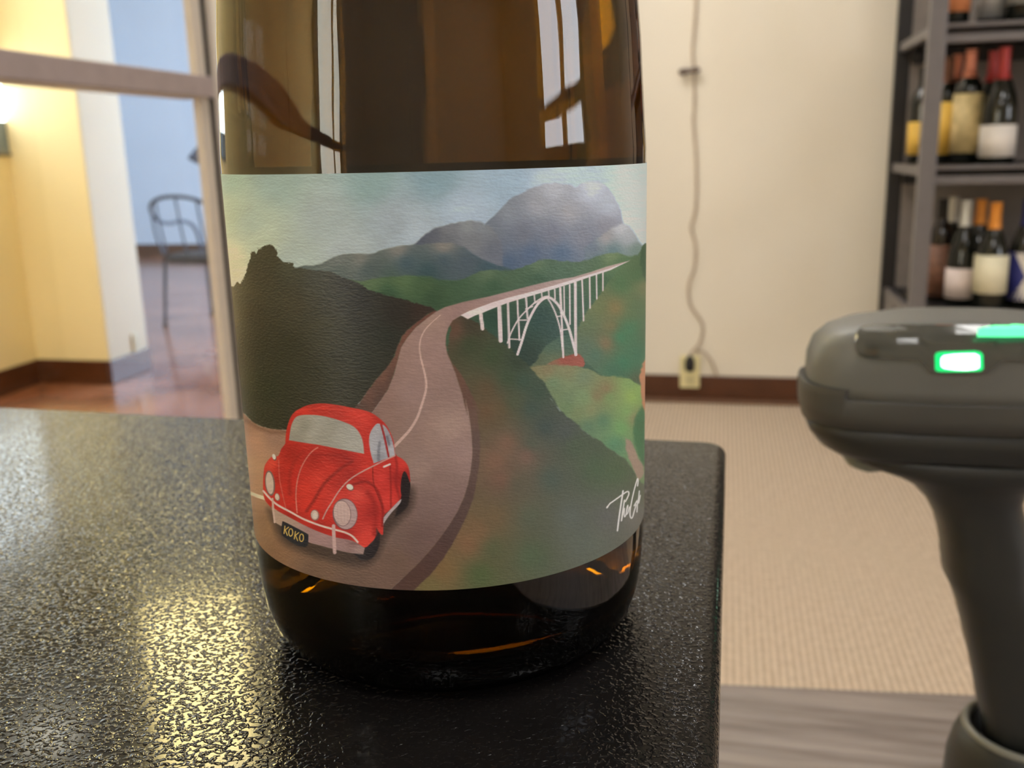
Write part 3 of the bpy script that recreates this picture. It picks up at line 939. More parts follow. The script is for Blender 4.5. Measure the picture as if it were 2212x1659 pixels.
DRK = (128, 28, 26)
line(smooth(cC((590, 1095), (650, 1010), (750, 850), (900, 712), (1000, 652))), 6, DRK, 2.6, .75)
line(smooth(cC((560, 560), (480, 650), (440, 780), (440, 950))), 7, (146, 32, 28), 3.5, .6)
line(smooth(cC((640, 590), (760, 590), (900, 600), (990, 640))), 6, (142, 30, 28), 3.0, .6)
line(smooth(cC((1000, 860), (1110, 830), (1190, 870), (1240, 950), (1272, 1080), (1270, 1230))), 5, DRK, 2.0, .75)
line(smooth(cC((1140, 930), (1190, 1010), (1205, 1130), (1200, 1300))), 10, (150, 36, 34), 4.0, .7)
line(smooth(cC((1182, 700), (1192, 850), (1250, 1010))), 2.4, (126, 28, 26), 1.0, .8)
line(cC((1338, 690), (1345, 850), (1346, 1060)), 3, (132, 30, 30), 1.6, .8)
line(smooth(cC((1385, 600), (1400, 700), (1392, 850), (1425, 980))), 5, (142, 34, 34), 2.0, .7)
line(smooth(cC((500, 205), (700, 170), (900, 190), (1050, 240))), 5, (216, 66, 54), 3.0, .5)
# glass
poly(smooth(cC((432, 460), (440, 400), (455, 322), (490, 257), (540, 236), (620, 232), (720, 240), (820, 262), (920, 295), (1000, 330), (1050, 375), (1085, 440), (1100, 510), (1106, 582)), 3)
     + cC((1000, 562), (850, 532), (700, 502), (550, 480)),
     sw(lambda p: cC(p), (480, 330, (158, 154, 140)), (570, 340, (134, 130, 116)), (520, 440, (140, 136, 124)), (700, 300, (156, 154, 144)), (640, 400, (158, 156, 146)), (750, 430, (146, 143, 132)), (830, 330, (148, 146, 136)),
        (900, 420, (162, 160, 151)), (1000, 500, (166, 164, 156)), (1000, 400, (160, 159, 152))), .8)
poly(smooth(cC((1192, 668), (1166, 580), (1150, 480), (1158, 400), (1190, 342), (1220, 312), (1250, 315), (1290, 332), (1330, 390), (1360, 470), (1380, 570), (1382, 596)), 3) + cC((1290, 632)),
     sw(lambda p: cC(p), (1200, 400, (166, 165, 170)), (1220, 560, (172, 172, 176)), (1240, 600, (126, 128, 138)), (1180, 560, (176, 176, 180)), (1330, 450, (140, 140, 150)), (1350, 560, (178, 178, 184)), (1270, 560, (160, 162, 170))), .8)
line(cC((1245, 480), (1235, 560), (1236, 640)), 6, (112, 114, 126), 1.6, .8)
line(cC((1312, 430), (1330, 500)), 5, (96, 96, 108), 1.6, .8)
line(smooth(cC((1258, 318), (1285, 420), (1305, 510), (1325, 605))), 4.2, (150, 36, 36), .8)
CHR = (186, 152, 146)
line(smooth(cC((1382, 598), (1290, 640), (1190, 690), (1100, 735), (1000, 795), (930, 855), (870, 930), (820, 1010), (770, 1090), (735, 1165))), 3.0, CHR, .7, .9)
line(smooth(cC((690, 525), (640, 560), (590, 620), (550, 690), (520, 770), (500, 870), (495, 980), (505, 1110))), 2.8, (196, 120, 108), .8, .9)
line(smooth(cC((340, 640), (345, 780), (365, 900), (405, 1075))), 2.0, (194, 104, 92), .7, .8)
line(cC((1283, 698), (1336, 676)), 4.2, (222, 196, 190), .8)
# lamps
oval(cC((935, 1122))[0], 27, 34, (112, 82, 86), -.12)
oval(cC((938, 1122))[0], 25, 32.5, (172, 146, 146), -.12)
oval(cC((908, 1114))[0], 19.5, 28.5, (122, 96, 98), -.12)
oval(cC((908, 1114))[0], 18, 27, (190, 164, 158), -.12)
for dx in (-40, -10, 20, 50):
    line(cC((905 + dx, 1040), (912 + dx, 1190)), 1.2, (170, 142, 140), .8, .6)
oval(cC((262, 845))[0], 10.8, 27.5, (120, 96, 90), -.1)
oval(cC((260, 845))[0], 8.2, 24, (196, 174, 158), -.1)
for c, rx, ry, a in (((977, 878), 8.5, 6.5, .5), ((298, 608), 4.5, 6.8, -.3)):
    oval(cC((c[0] + 4, c[1] + 8))[0], rx, ry, (130, 80, 74), a)
    oval(cC(c)[0], rx - .8, ry - .8, (228, 212, 202), a)
oval(cC((665, 1132))[0], 9.4, 12.2, (140, 104, 96), -.15)
oval(cC((662, 1130))[0], 7.6, 10, (198, 176, 164), -.15)
oval(cC((664, 1134))[0], 4.5, 6, (214, 196, 184), -.15)
oval(cC((328, 970))[0], 5.6, 8.6, (142, 110, 100), -.2)
oval(cC((326, 968))[0], 4.2, 7, (206, 186, 170), -.2)
# bumper
poly(smooth(cC((275, 1045), (330, 1092), (440, 1152), (560, 1216), (700, 1280), (850, 1330), (1000, 1360), (1112, 1425)), 3) + smooth(cC((1098, 1482), (980, 1470), (850, 1440), (700, 1400), (600, 1370), (500, 1310), (370, 1232), (305, 1190), (285, 1110)), 3),
     sw(lambda p: cC(p), (330, 1150, (176, 150, 132)), (700, 1340, (156, 126, 124)), (900, 1400, (152, 124, 122)), (1050, 1440, (158, 134, 130)), (1020, 1385, (128, 98, 96))), .8)
line(smooth(cC((203, 915), (260, 980), (330, 1040), (440, 1100), (560, 1165), (700, 1220), (820, 1255), (930, 1285), (1000, 1320), (1048, 1372))), 4.2, (216, 190, 180), .7)
line(cC((832, 1228), (836, 1350), (842, 1466)), 7.6, (192, 162, 158), .7)
line(cC((285, 985), (292, 1090), (304, 1195)), 4.2, (198, 170, 156), .7)
poly(smooth(cC((1280, 1152), (1330, 1092), (1432, 990), (1424, 1030), (1350, 1110), (1292, 1190), (1276, 1222)), 3), (172, 158, 160), .8)
# number plate KOKO
poly(smooth(cC((372, 1196), (384, 1188), (480, 1236), (592, 1296), (606, 1318), (602, 1392), (586, 1412), (556, 1416), (480, 1392), (384, 1322), (368, 1300), (366, 1230)), 3), (34, 36, 44), .8)
GLD = (214, 178, 96)


def glyph(strokes):
    for q in strokes:
        line(cC(*q), 2.1, GLD, .55)


glyph([((396, 1230), (388, 1296)), ((428, 1240), (394, 1268)), ((398, 1264), (418, 1312))])
glyph([((490, 1278), (480, 1345)), ((520, 1288), (486, 1316)), ((490, 1312), (510, 1360))])
for cx, cy in ((448, 1286), (545, 1334)):
    t = np.linspace(0, 2 * math.pi, 19)
    line([(cC((cx, cy))[0][0] + 4.2 * math.cos(a) - .6 * math.sin(a) * 1.2, cC((cx, cy))[0][1] + 8.0 * math.sin(a) + 1.0 * math.cos(a)) for a in t], 2.1, GLD, .55)
# brush texture of the painting
ART *= (1 + .05 * (vnoise(16, 3, 11) - .5) + .045 * (N_BIG - .5))[..., None]
# handwritten white lettering at the right
WT = (250, 250, 246)
line(smooth(cT((530, 792), (600, 700), (640, 672), (740, 600), (880, 500), (970, 440), (1012, 440), (1020, 490), (990, 570), (945, 655))), [3.4, 4.2] + [2.7] * 60, WT, .5)
line(smooth(cT((890, 420), (860, 620), (825, 850), (795, 1060), (765, 1308))), 3.3, WT, .5)
line(smooth(cT((922, 630), (895, 800), (870, 960), (855, 1085))), 2.9, WT, .5)
line(smooth(cT((858, 1075), (895, 900), (922, 810), (915, 920), (925, 998), (950, 960), (975, 860), (1000, 750), (985, 770), (962, 900), (968, 945), (1000, 900), (1035, 780))), 2.3, WT, .5)
line(smooth(cT((1216, 305), (1228, 200), (1218, 145), (1190, 220), (1140, 400), (1090, 620), (1050, 850), (1048, 970), (1072, 1028), (1105, 1000), (1145, 860), (1182, 730), (1140, 752), (1175, 690), (1205, 640), (1210, 740), (1203, 890))), 2.5, WT, .5)
line(smooth(cT((1212, 720), (1240, 560), (1256, 420), (1245, 560), (1240, 690), (1262, 600), (1278, 520))), 2.2, WT, .5)

ALB = np.array([1.42, 1.48, 1.68])       # the print is lit by warm lamps: inks are a little cooler than they look
lin = np.minimum(srgb(np.clip(ART, 0, 255)) * ALB, .9)
ex = (PH < -math.radians(99.7)) | (PH > math.radians(99.7))
V = sheet(PH, ZZ).reshape(-1, 3) - np.array([BX, BY, ZT])
me = bpy.data.meshes.new('front_label')
me.vertices.add(NU * NV)
me.vertices.foreach_set('co', V.astype(np.float32).ravel())
ii = np.arange(NU * NV).reshape(NV, NU)
quads = np.stack([ii[:-1, :-1], ii[:-1, 1:], ii[1:, 1:], ii[1:, :-1]], -1).reshape(-1)
nq = len(quads) // 4
me.loops.add(nq * 4)
me.loops.foreach_set('vertex_index', quads.astype(np.int32))
me.polygons.add(nq)
me.polygons.foreach_set('loop_start', np.arange(0, nq * 4, 4, dtype=np.int32))
me.update(calc_edges=True)
ca = me.color_attributes.new('print', 'FLOAT_COLOR', 'POINT')
rgba = np.ones((NU * NV, 4), np.float32)
rgba[:, :3] = lin.reshape(-1, 3)
ca.data.foreach_set('color', rgba.ravel())


def label_mat():
    m = bpy.data.materials.new('printed_felt_paper')
    m.use_nodes = True
    nt = m.node_tree
    b = nt.nodes['Principled BSDF']
    b.inputs['Roughness'].default_value = 0.42
    b.inputs['Specular IOR Level'].default_value = 0.45
    at = nt.nodes.new('ShaderNodeVertexColor')
    at.layer_name = 'print'
    nt.links.new(at.outputs[0], b.inputs['Base Color'])
    tc = nt.nodes.new('ShaderNodeTexCoord')
    mp = nt.nodes.new('ShaderNodeMapping')
    mp.inputs['Scale'].default_value = (1, 1, 2.6)
    nt.links.new(tc.outputs['Object'], mp.inputs[0])
    n = nt.nodes.new('ShaderNodeTexNoise')
    n.inputs['Scale'].default_value = 1100
    n.inputs['Detail'].default_value = 2
    nt.links.new(mp.outputs[0], n.inputs['Vector'])
    bp = nt.nodes.new('ShaderNodeBump')
    bp.inputs['Strength'].default_value = 0.35
    bp.inputs['Distance'].default_value = 0.0002
    nt.links.new(n.outputs['Fac'], bp.inputs['Height'])
    nt.links.new(bp.outputs[0], b.inputs['Normal'])
    return m


lab = link('front_label', me, label_mat(), bot, True)
lab['label'] = 'painted paper label: red car on a winding road, white arch bridge, hills'

# unseen back label, added to block light through the bottle foot
nb = 60
ab = np.linspace(math.radians(116), math.radians(244), nb)
vb = []
for z in (LZ0, LZ1):
    p_ = sheet(ab, np.full(nb, z)) - np.array([BX, BY, ZT])
    vb += [tuple(q) for q in p_]
bl = link('light_block_label', pydata('light_block_label', vb, [(i, i + 1, nb + i + 1, nb + i) for i in range(nb - 1)]), mat('dark_green_back_paper', s3(52, 60, 46), .5), bot, True)

# ------------------------------------------------------------------ wood-grain desk under the scanner
DZ = .53


def wood_mat():
    m = bpy.data.materials.new('grey_woodgrain_laminate')
    m.use_nodes = True
    nt = m.node_tree
    b = nt.nodes['Principled BSDF']
    b.inputs['Roughness'].default_value = 0.5
    tc = nt.nodes.new('ShaderNodeTexCoord')
    mp = nt.nodes.new('ShaderNodeMapping')
    mp.inputs['Scale'].default_value = (1.6, 22, 22)
    mp.inputs['Rotation'].default_value = (0, 0, math.radians(2))
    nt.links.new(tc.outputs['Object'], mp.inputs[0])
    n = nt.nodes.new('ShaderNodeTexNoise')
    n.inputs['Scale'].default_value = 5
    n.inputs['Detail'].default_value = 5
    n.inputs['Roughness'].default_value = .6
    nt.links.new(mp.outputs[0], n.inputs['Vector'])
    r = nt.nodes.new('ShaderNodeValToRGB')
    r.color_ramp.elements[0].position = .3
    r.color_ramp.elements[1].position = .66
    r.color_ramp.elements[0].color = s3(112, 101, 97)
    r.color_ramp.elements[1].color = s3(160, 149, 144)
    nt.links.new(n.outputs['Fac'], r.inputs[0])
    nt.links.new(r.outputs[0], b.inputs['Base Color'])
    return m


M_WOOD = wood_mat()
dk = thing('desk', 'low grey wood-grain desk below the black table, under the scanner', 'desk')
e0, e1 = on_z(1530, 1476, DZ), on_z(2112, 1501, DZ)
sl = (e1[1] - e0[1]) / (e1[0] - e0[0])
x0d, x1d = -.004, .95
rounded_slab('desk_top', [(x1d, -.45), (x1d, e0[1] + sl * (x1d - e0[0])), (x0d, e0[1] + sl * (x0d - e0[0])), (x0d, -.45)], DZ - .025, DZ, .004, .0012, M_WOOD, dk)
for x in (x0d + .02, x1d - .06):
    for y in (-.42, .44):
        box('leg', x, x + .04, y, y + .04, 0, DZ - .0255, mat('dark_steel', s3(60, 58, 58), .4, .6), dk, .003)

# ------------------------------------------------------------------ barcode scanner
SY = .475            # mid-plane of the scanner
M_SGREY = mat('grey_scanner_plastic', s3(104, 106, 105), .42, noise=.03, bump=.15, bscale=1500)
M_SDARK = mat('dark_grey_scanner_plastic', s3(70, 70, 68), .5, noise=.03, bump=.15, bscale=1500)
M_SBLK = mat('black_scanner_plastic', s3(38, 40, 39), .42, noise=.03, bump=.15, bscale=1500)
M_SGLOSS = mat('smoked_glossy_plastic', s3(70, 72, 68), .08, noise=.02, coat=.4)
sc = thing('barcode_scanner', 'grey and black handheld barcode scanner with a glowing green light', 'scanner', (0, 0, 0))


def sil(*pts):
    out = []
    for x, y in pts:
        p = on_y(x, y, SY)
        out.append((float(p[0]), float(p[2])))
    return out


XC = float(on_y(2072, 830, SY)[0])
up = sil((1890, 684), (1830, 692), (1785, 707), (1757, 730), (1744, 762), (1740, 806), (1740, 832))
bum = sil((1731, 809), (1728, 822), (1728, 862), (1732, 888))
low = sil((1733, 888), (1745, 918), (1764, 942), (1792, 959))
neck = sil((1794, 957), (1850, 985), (1915, 1007), (1960, 1030), (1995, 1066), (2018, 1110), (2030, 1160), (2034, 1205), (2038, 1235), (2052, 1263), (2066, 1302), (2081, 1366),
           (2099, 1440), (2113, 1520), (2122, 1560), (2126, 1600))
HB = .034


def sup(cx, a, b, z, n=3.2, N=64, cy=SY):
    t = np.linspace(0, 2 * math.pi, N, endpoint=False)
    c, s = np.cos(t), np.sin(t)
    return np.column_stack([cx + a * np.sign(c) * np.abs(c) ** (2 / n), cy + b * np.sign(s) * np.abs(s) ** (2 / n), np.full(N, z)])


def head_ring(x, z, extra=0.0, n=3.2):
    a = XC - x
    full = XC - up[-1][0]
    return sup(XC, a + extra, HB * min(1, (a / full) ** .55) + extra, z, n)


top_z = up[0][1]
rings = [sup(XC, (XC - up[0][0]) * .5, HB * .45, top_z + .0016), sup(XC, (XC - up[0][0]) * .85, HB * .72, top_z + .0009)] + [head_ring(*q) for q in up]
rings = [r[::1] for r in rings][::-1]
uh = link('upper_housing', loft_mesh('upper_housing', rings), M_SGREY, sc, True)
# side bumper with a raised front corner, all round
link('bumper_band', loft_mesh('bumper_band', [head_ring(x, z, .0004) for x, z in [(up[-1][0] + .0004, up[-1][1] + .0008)] + [(x, min(z, up[-1][1])) for x, z in bum[1:]]][::-1]), M_SDARK, sc, True)
cb = [(x, z) for x, z in bum]
bmp = []
for k, (x, z) in enumerate([(bum[0][0] + .0006, bum[0][1]), bum[0], bum[1], bum[2]]):
    r = head_ring(x, z, .0009)
    bmp.append(r)
# corner guards: the ends of the band only
N = 64
for sgn in (1, -1):
    sel = [j % N for j in (range(-9, 10) if sgn > 0 else range(N // 2 - 9, N // 2 + 10))]
    outer = [r[sel] for r in bmp]
    inn = [r[sel] * np.array([1, 1, 1]) + (np.array([XC, SY, 0]) - r[sel]) * np.array([.03, .03, 0]) for r in bmp]
    v, f = [], []
    rows = outer + inn[::-1]
    m_ = len(sel)
    for q in rows:
        v += list(q)
    R_ = len(rows)
    for i in range(R_):
        for j in range(m_ - 1):
            a, b_ = i * m_ + j, ((i + 1) % R_) * m_ + j
            f.append((a, a + 1, b_ + 1, b_))
    f.append([i * m_ for i in range(R_)])
    f.append([i * m_ + m_ - 1 for i in range(R_)][::-1])
    link('corner_guard', pydata('corner_guard', v, f), M_SDARK, sc, False)
link('lower_housing', loft_mesh('lower_housing', [head_ring(x, z) for x, z in low][::-1]), M_SBLK, sc, True)
# neck flowing into the handle
hr = []
xr_head = 2 * XC - neck[0][0]
for i, (x, z) in enumerate(neck):
    t = min(1.0, i / 5.0)
    t = t * t * (3 - 2 * t)
    xr = (1 - t) * xr_head + t * (x + .040)
    b = (1 - t) * HB * .93 + t * .0205
    hr.append(sup((x + xr) / 2, (xr - x) / 2, b, z, 2.6))
link('handle', loft_mesh('handle', hr[::-1]), M_SBLK, sc, True)


def head_ab(z):
    zs = [q[1] for q in up[::-1]]
    return float(np.interp(z, zs, [XC - q[0] for q in up[::-1]]))


def front(x, z):
    a = head_ab(z)
    full = XC - up[-1][0]
    b = HB * min(1, (a / full) ** .55)
    u = min(.9999, abs(x - XC) / a)
    return SY - b * (1 - u ** 3.2) ** (1 / 3.2)


def fz(px, py):
    p = on_y(px, py, SY - HB)
    return float(p[0]), float(p[2])


def patch(name, cols, m, lift, parent):
    """cols: (px, y_top, y_bottom) columns on the front of the head"""
    v, f = [], []
    K = 7
    n = len(cols)
    for layer in (lift, -.0006):
        for px, y0, y1 in cols:
            for k in range(K):
                x, z = fz(px, y0 + (y1 - y0) * k / (K - 1))
                v.append((x, front(x, z) - layer, z))
    B = n * K
    for i in range(n - 1):
        for k in range(K - 1):
            a = i * K + k
            f.append((a, a + 1, a + K + 1, a + K))
            f.append((B + a, B + a + K, B + a + K + 1, B + a + 1))
    for i in range(n - 1):
        for k in (0, K - 1):
            a = i * K + k
            q = (a, a + K, B + a + K, B + a)
            f.append(q if k == 0 else q[::-1])
    for i in (0, n - 1):
        for k in range(K - 1):
            a = i * K + k
            q = (a, B + a, B + a + 1, a + 1)
            f.append(q if i == 0 else q[::-1])
    me = pydata(name, v, f)
    bm = bmesh.new()
    bm.from_mesh(me)
    bmesh.ops.recalc_face_normals(bm, faces=bm.faces)
    bm.to_mesh(me)
    bm.free()
    return link(name, me, m, parent, False)


bezel = patch('light_window', [(1852, 742, 762), (1858, 728, 772), (1872, 720, 777), (1900, 716, 778), (1940, 713, 778), (1985, 711, 778), (1995, 711, 786), (2010, 710, 804), (2070, 709, 806),
                               (2130, 709, 804), (2150, 709, 790), (2165, 709, 779), (2220, 711, 779), (2280, 716, 778), (2292, 740, 765)], M_SGLOSS, .0011, sc)
led = patch('green_light', [(2019, 768, 797), (2023, 762, 801), (2034, 760, 802), (2070, 759, 802), (2106, 758, 801), (2118, 760, 800), (2123, 766, 795)],
            glow('green_led', (.0, .62, .16, 1), L_LED * .6), .0013, bezel)
led['label'] = 'bright green indicator light'
core = patch('light_core', [(2032, 774, 790), (2038, 768, 794), (2060, 765, 797), (2085, 764, 798), (2106, 764, 796), (2114, 768, 792)], glow('green_led_core', (.62, 1.0, .78, 1), L_LED * 2), .0017, bezel)
# second light on the top
tz = top_z + .0006
pl = [on_z(x, y, tz) for x, y in ((2112, 712.5), (2150, 705), (2195, 703.5), (2235, 707), (2225, 712.5), (2170, 713))]
v = [(p[0], p[1], tz + .0006) for p in pl] + [(p[0], p[1], tz - .003) for p in pl]
n6 = len(pl)
f = [tuple(range(n6))] + [tuple(range(2 * n6 - 1, n6 - 1, -1))] + [(i, (i + 1) % n6, n6 + (i + 1) % n6, n6 + i) for i in range(n6)]
tl = link('top_light', pydata('top_light', v, f), glow('green_led_top', (.10, .9, .35, 1), L_LED * .9), sc)
# trigger and small dark sensor under the nose
g0, g1 = on_y(1832, 968, SY - .004), on_y(1905, 1003, SY - .004)
tr = tube('trigger', [on_y(1826, 962, SY), on_y(1850, 983, SY), on_y(1880, 995, SY), on_y(1912, 1000, SY)], [.004, .0062, .006, .004], mat('pale_grey_green_plastic', s3(120, 126, 116), .35), sc, 12)
tube('sensor_slot', [on_y(1902, 990, SY - .0235), on_y(1925, 1000, SY - .0225), on_y(1958, 1018, SY - .021)], [.0015, .0026, .0012], M_GASKET, sc, 8)

# charging stand: cup round the handle foot, stem and round base on the desk
hb = neck[-1]
hx = hb[0] + .020
st = thing('scanner_stand', 'black cup stand with a grey rim ring holding the scanner handle', 'stand', (hx, SY, DZ))
zr_ = float(on_y(2110, 1555, SY)[2]) - DZ
rcup = hx - float(on_y(2043, 1640, SY)[0])
print('stand', hx, zr_, rcup, hb)
link('cup', lathe_mesh('cup', [(0, .012), (.03, .012), (.032, .004), (rcup + .012, .0035), (rcup + .016, .0005), (rcup + .016, .0), (0, 0)], 48), M_SBLK, st, True).name = 'base'
zc = zr_ * .92
prof_c = [(0, .0125), (.022, .0125), (rcup * .97, zc * .40), (rcup, zc * .62), (rcup * .985, zc * .80), (rcup * .93, zc * .93), (rcup * .86, zc * 1.02), (rcup * .80, zc * 1.05), (.0275, zc * 1.03), (.0272, .05), (0, .05)]
link('cup', lathe_mesh('cup', prof_c, 64), M_SBLK, st, True)
ring_p = [(rcup * .835, zc * 1.045), (rcup * .80, zc * 1.075), (rcup * .745, zc * 1.075), (rcup * .715, zc * 1.04), (rcup * .78, zc * 1.02)]
link('rim_ring', lathe_mesh('rim_ring', ring_p, 64, True), mat('grey_rim', s3(122, 122, 114), .35), st, True)

# ------------------------------------------------------------------ shelf rack with bottles
SF, SB = 2.86, 3.38       # front and back of the rack
M_RACK = mat('grey_rack_steel', s3(116, 112, 114), .4, .3, noise=.04)
M_RACKD = mat('shaded_rack_steel', s3(44, 42, 42), .5, .3)  # darker copy of the rack steel: shade put into boards and back posts
rk = thing('shelf_rack', 'grey steel shelf rack filled with wine bottles at the right of the cream wall', 'shelf rack')
xf = float(on_y(2006, 300, SF)[0])
xb = float(on_y(1941, 300, SB)[0])
print('rack x', xf, xb)
XL, XR = xf, xf + 1.25
xb = XL - .0
zsh = [float(on_y(2130, 46, SF)[2]), float(on_y(2130, 356, SF)[2]), float(on_y(2130, 674, SF)[2])]
print('shelves', zsh)
zsh = zsh + [.08]
for x in (XL - .022, XR - .022):
    box('front_post', x, x + .044, SF - .02, SF + .012, 0, 1.75, M_RACK, rk, .003)
    box('back_post', x, x + .044, SB - .03, SB, 0, 1.75, M_RACKD, rk, .003)
for z in zsh:
    box('shelf_board', XL + .0225, XR - .0225, SF + .028, SB - .031, z - .020, z, M_RACKD, rk, .002)
    box('shade_beam', XL + .0225, XR - .0225, SB - .060, SB - .0315, z - .066, z - .0205, M_RACKD, rk, .002)  # beam added as the dark shaded band under each shelf
    box('front_lip', XL + .0225, XR - .0225, SF - .004, SF + .0275, z - .011, z - .0005, M_RACK, rk, .002)
    box('front_lip', XL + .0225, XR - .0225, SF - .006, SF + .0122, z - .050, z - .028, M_RACK, rk, .002)
    for x in (XL - .012, XR - .012):
        box('side_brace', x, x + .02, SF + .0125, SB - .031, z - .028, z - .001, M_RACK, rk, .002)
box('shade_panel', XL + .0225, XR - .0225, SB - .0295, SB - .022, .03, 1.72, mat('taupe_wall_shade', s3(126, 117, 111), .6), rk)  # dark sheet standing in for the shade on the wall behind
box('gusset', XL - .010, XL + .008, SB - .20, SB - .031, zsh[2] - .030 - .10, zsh[2] - .029, M_RACK, rk)

M_BGLASS = mat('dark_green_bottle_glass', s3(14, 18, 12), .07, spec=.6, noise=.1)
M_BGLASS2 = mat('dark_brown_bottle_glass', s3(26, 18, 12), .07, spec=.6, noise=.1)


def shelf_bottle(px, pbase, zs, h, rad, cap, labc, lab_rng, label, depth, glass=None, cap_h=.24, name='wine_bottle', slender=False, band=None):
    """a bottle standing on shelf height zs, centred on image column px, at distance depth"""
    p = on_y(px, pbase, depth)
    t = thing(name, label, 'bottle', (float(p[0]), depth, zs + .0005), group=None)
    k = h / .296
    if slender:
        pr = [(0, .006), (rad * .9, 0), (rad, .006), (rad, .185 * k), (rad * .9, .205 * k), (rad * .5, .228 * k), (.0145, .245 * k), (.0140, .288 * k), (.0152, .289 * k), (.0150, h), (0, h)]
    else:
        pr = [(0, .006), (rad * .9, 0), (rad, .006), (rad, .128 * k), (rad * .95, .150 * k), (rad * .80, .178 * k), (rad * .58, .205 * k), (.0165, .230 * k), (.0143, .262 * k), (.0143, .288 * k), (.0152, .289 * k), (.0150, h), (0, h)]
    link('glass_body', lathe_mesh('glass_body', pr, 32), glass or M_BGLASS, t, True)
    z0 = h * (1 - cap_h)
    rr = [(float(np.interp(z, [q[1] for q in pr[2:-1]], [q[0] for q in pr[2:-1]])) + .0006, z) for z in np.linspace(z0, h - .0005, 8)]
    link('foil_capsule', lathe_mesh('foil_capsule', rr + [(rr[-1][0], h + .0006), (0, h + .0006)], 32), cap, t, True)
    if labc is not None:
        a, b = lab_rng
        me = lathe_mesh('paper_label', [(rad + .0004, a * h), (rad + .0010, a * h), (rad + .0010, b * h), (rad + .0004, b * h)], 40)
        link('paper_label', me, labc, t, True)
    if band:
        for (a, b), mm in band:
            link('label_band', lathe_mesh('label_band', [(rad + .0011, a * h), (rad + .0015, a * h), (rad + .0015, b * h), (rad + .0011, b * h)], 40), mm, t, True)
    return t


C_RED = mat('red_foil', s3(160, 44, 42), .3, .3)
C_COPPER = mat('copper_pink_foil', s3(206, 128, 100), .3, .4)
C_BROWN = mat('dull_brown_foil', s3(112, 74, 56), .35, .3)
C_SILVER = mat('silver_foil', s3(205, 205, 200), .3, .6)
C_ORANGE = mat('orange_foil', s3(222, 142, 50), .3, .3)
C_BLUE = mat('dark_blue_foil', s3(36, 44, 112), .3, .3)
C_BLACK = mat('black_foil', s3(26, 26, 26), .3, .3)
P_YEL = mat('yellow_paper', s3(232, 190, 84), .6)
P_WHITE = mat('white_paper', s3(232, 226, 220), .6)
P_CREAM = mat('cream_paper', s3(232, 226, 198), .6)
P_PINK = mat('pinkish_paper', s3(230, 214, 208), .6)
P_BROWN = mat('brown_printed_paper', s3(120, 84, 66), .6, noise=.4, nscale=60)
P_ORANGE = mat('orange_paper', s3(222, 140, 90), .6)
P_STRIPE = mat('gold_white_paper', s3(206, 184, 130), .6, noise=.3, nscale=40)

dA, dB = SF + .085, SF + .20
shelf_bottle(1984, 352, zsh[1], .285, .037, C_BLACK, P_YEL, (.09, .43), 'yellow-label wine bottle half hidden behind the rack post, set further back', 3.27, slender=True)
b_y = shelf_bottle(2034, 352, zsh[1], .296, .036, C_BROWN, P_YEL, (.09, .58), 'wine bottle with a tall bright yellow label and dull brown capsule on the middle shelf', dA + .13, slender=True)
b_c = shelf_bottle(2080, 352, zsh[1], .308, .038, C_COPPER, P_STRIPE, (.10, .62), 'wine bottle with copper-pink capsule and gold and white label on the middle shelf', dA + .06, slender=True)
b_r = shelf_bottle(2150, 352, zsh[1], .305, .0455, C_RED, P_WHITE, (.06, .34), 'wine bottle with red capsule and square white label on the middle shelf', dA, cap_h=.27)
shelf_bottle(2020, 668, zsh[2], .300, .036, C_BLACK, P_BROWN, (.06, .56), 'slim dark bottle with a brown label beside the rack post on the lower shelf', dA + .12, M_BGLASS2, .18, slender=True)
b_s = shelf_bottle(2070, 668, zsh[2], .298, .0415, C_SILVER, P_PINK, (.07, .36), 'wine bottle with silver capsule and pinkish white label on the lower shelf', dA + .05)
b_o = shelf_bottle(2132, 668, zsh[2], .296, .0435, C_ORANGE, P_CREAM, (.16, .52), 'wine bottle with orange capsule and cream label on the lower shelf', dA - .03)
b4 = shelf_bottle(2200, 668, zsh[2], .300, .0440, C_BLUE, mat('blue_paper', s3(44, 50, 128), .6), (.07, .52), 'wine bottle with blue capsule and blue and white hourglass label on the lower shelf', dA + .03)
# white hourglass print of that label
h4, r4 = .300, .0452
v, f = [], []
for k in range(9):
    zt = .07 + (.52 - .07) * k / 8
    wd = .25 + .75 * abs(k - 4) / 4
    for j in range(7):
        a = math.radians(-90 + (j - 3) / 3 * 58 * (wd - .2))
        v.append((r4 * math.cos(a), r4 * math.sin(a), zt * h4))
for k in range(8):
    for j in range(6):
        a = k * 7 + j
        f.append((a, a + 1, a + 8, a + 7))
link('white_print', pydata('white_print', v, f), P_WHITE, b4, True)
shelf_bottle(2215, 668, zsh[2], .315, .040, C_BLACK, None, None, 'tall dark bottle standing behind the blue-capsule bottle on the lower shelf', dB + .08)
shelf_bottle(2058, 46, zsh[0], .296, .040, C_BLACK, P_ORANGE, (.11, .5), 'wine bottle with an orange label beside the post on the top shelf', dA)
shelf_bottle(2140, 46, zsh[0], .296, .036, C_SILVER, mat('silver_paper', s3(190, 190, 192), .4, .4), (.06, .5), 'wine bottle with a silver label, middle one on the top shelf', dA + .05, slender=True)
shelf_bottle(2205, 46, zsh[0], .296, .042, C_BLACK, mat('grey_paper', s3(150, 150, 148), .5), (.15, .5), 'wine bottle with a grey label at the photo edge on the top shelf', dA)

ROWS = [(b_c, .16, 'copper-capsule bottle directly behind the copper-pink one on the middle shelf'),
        (b_r, .11, 'red-capsule bottle directly behind the one with the square white label'),
        (b_s, .165, 'silver-capsule bottle directly behind the one with the pinkish label'),
        (b_o, .16, 'orange-capsule bottle directly behind the one with the cream label')]


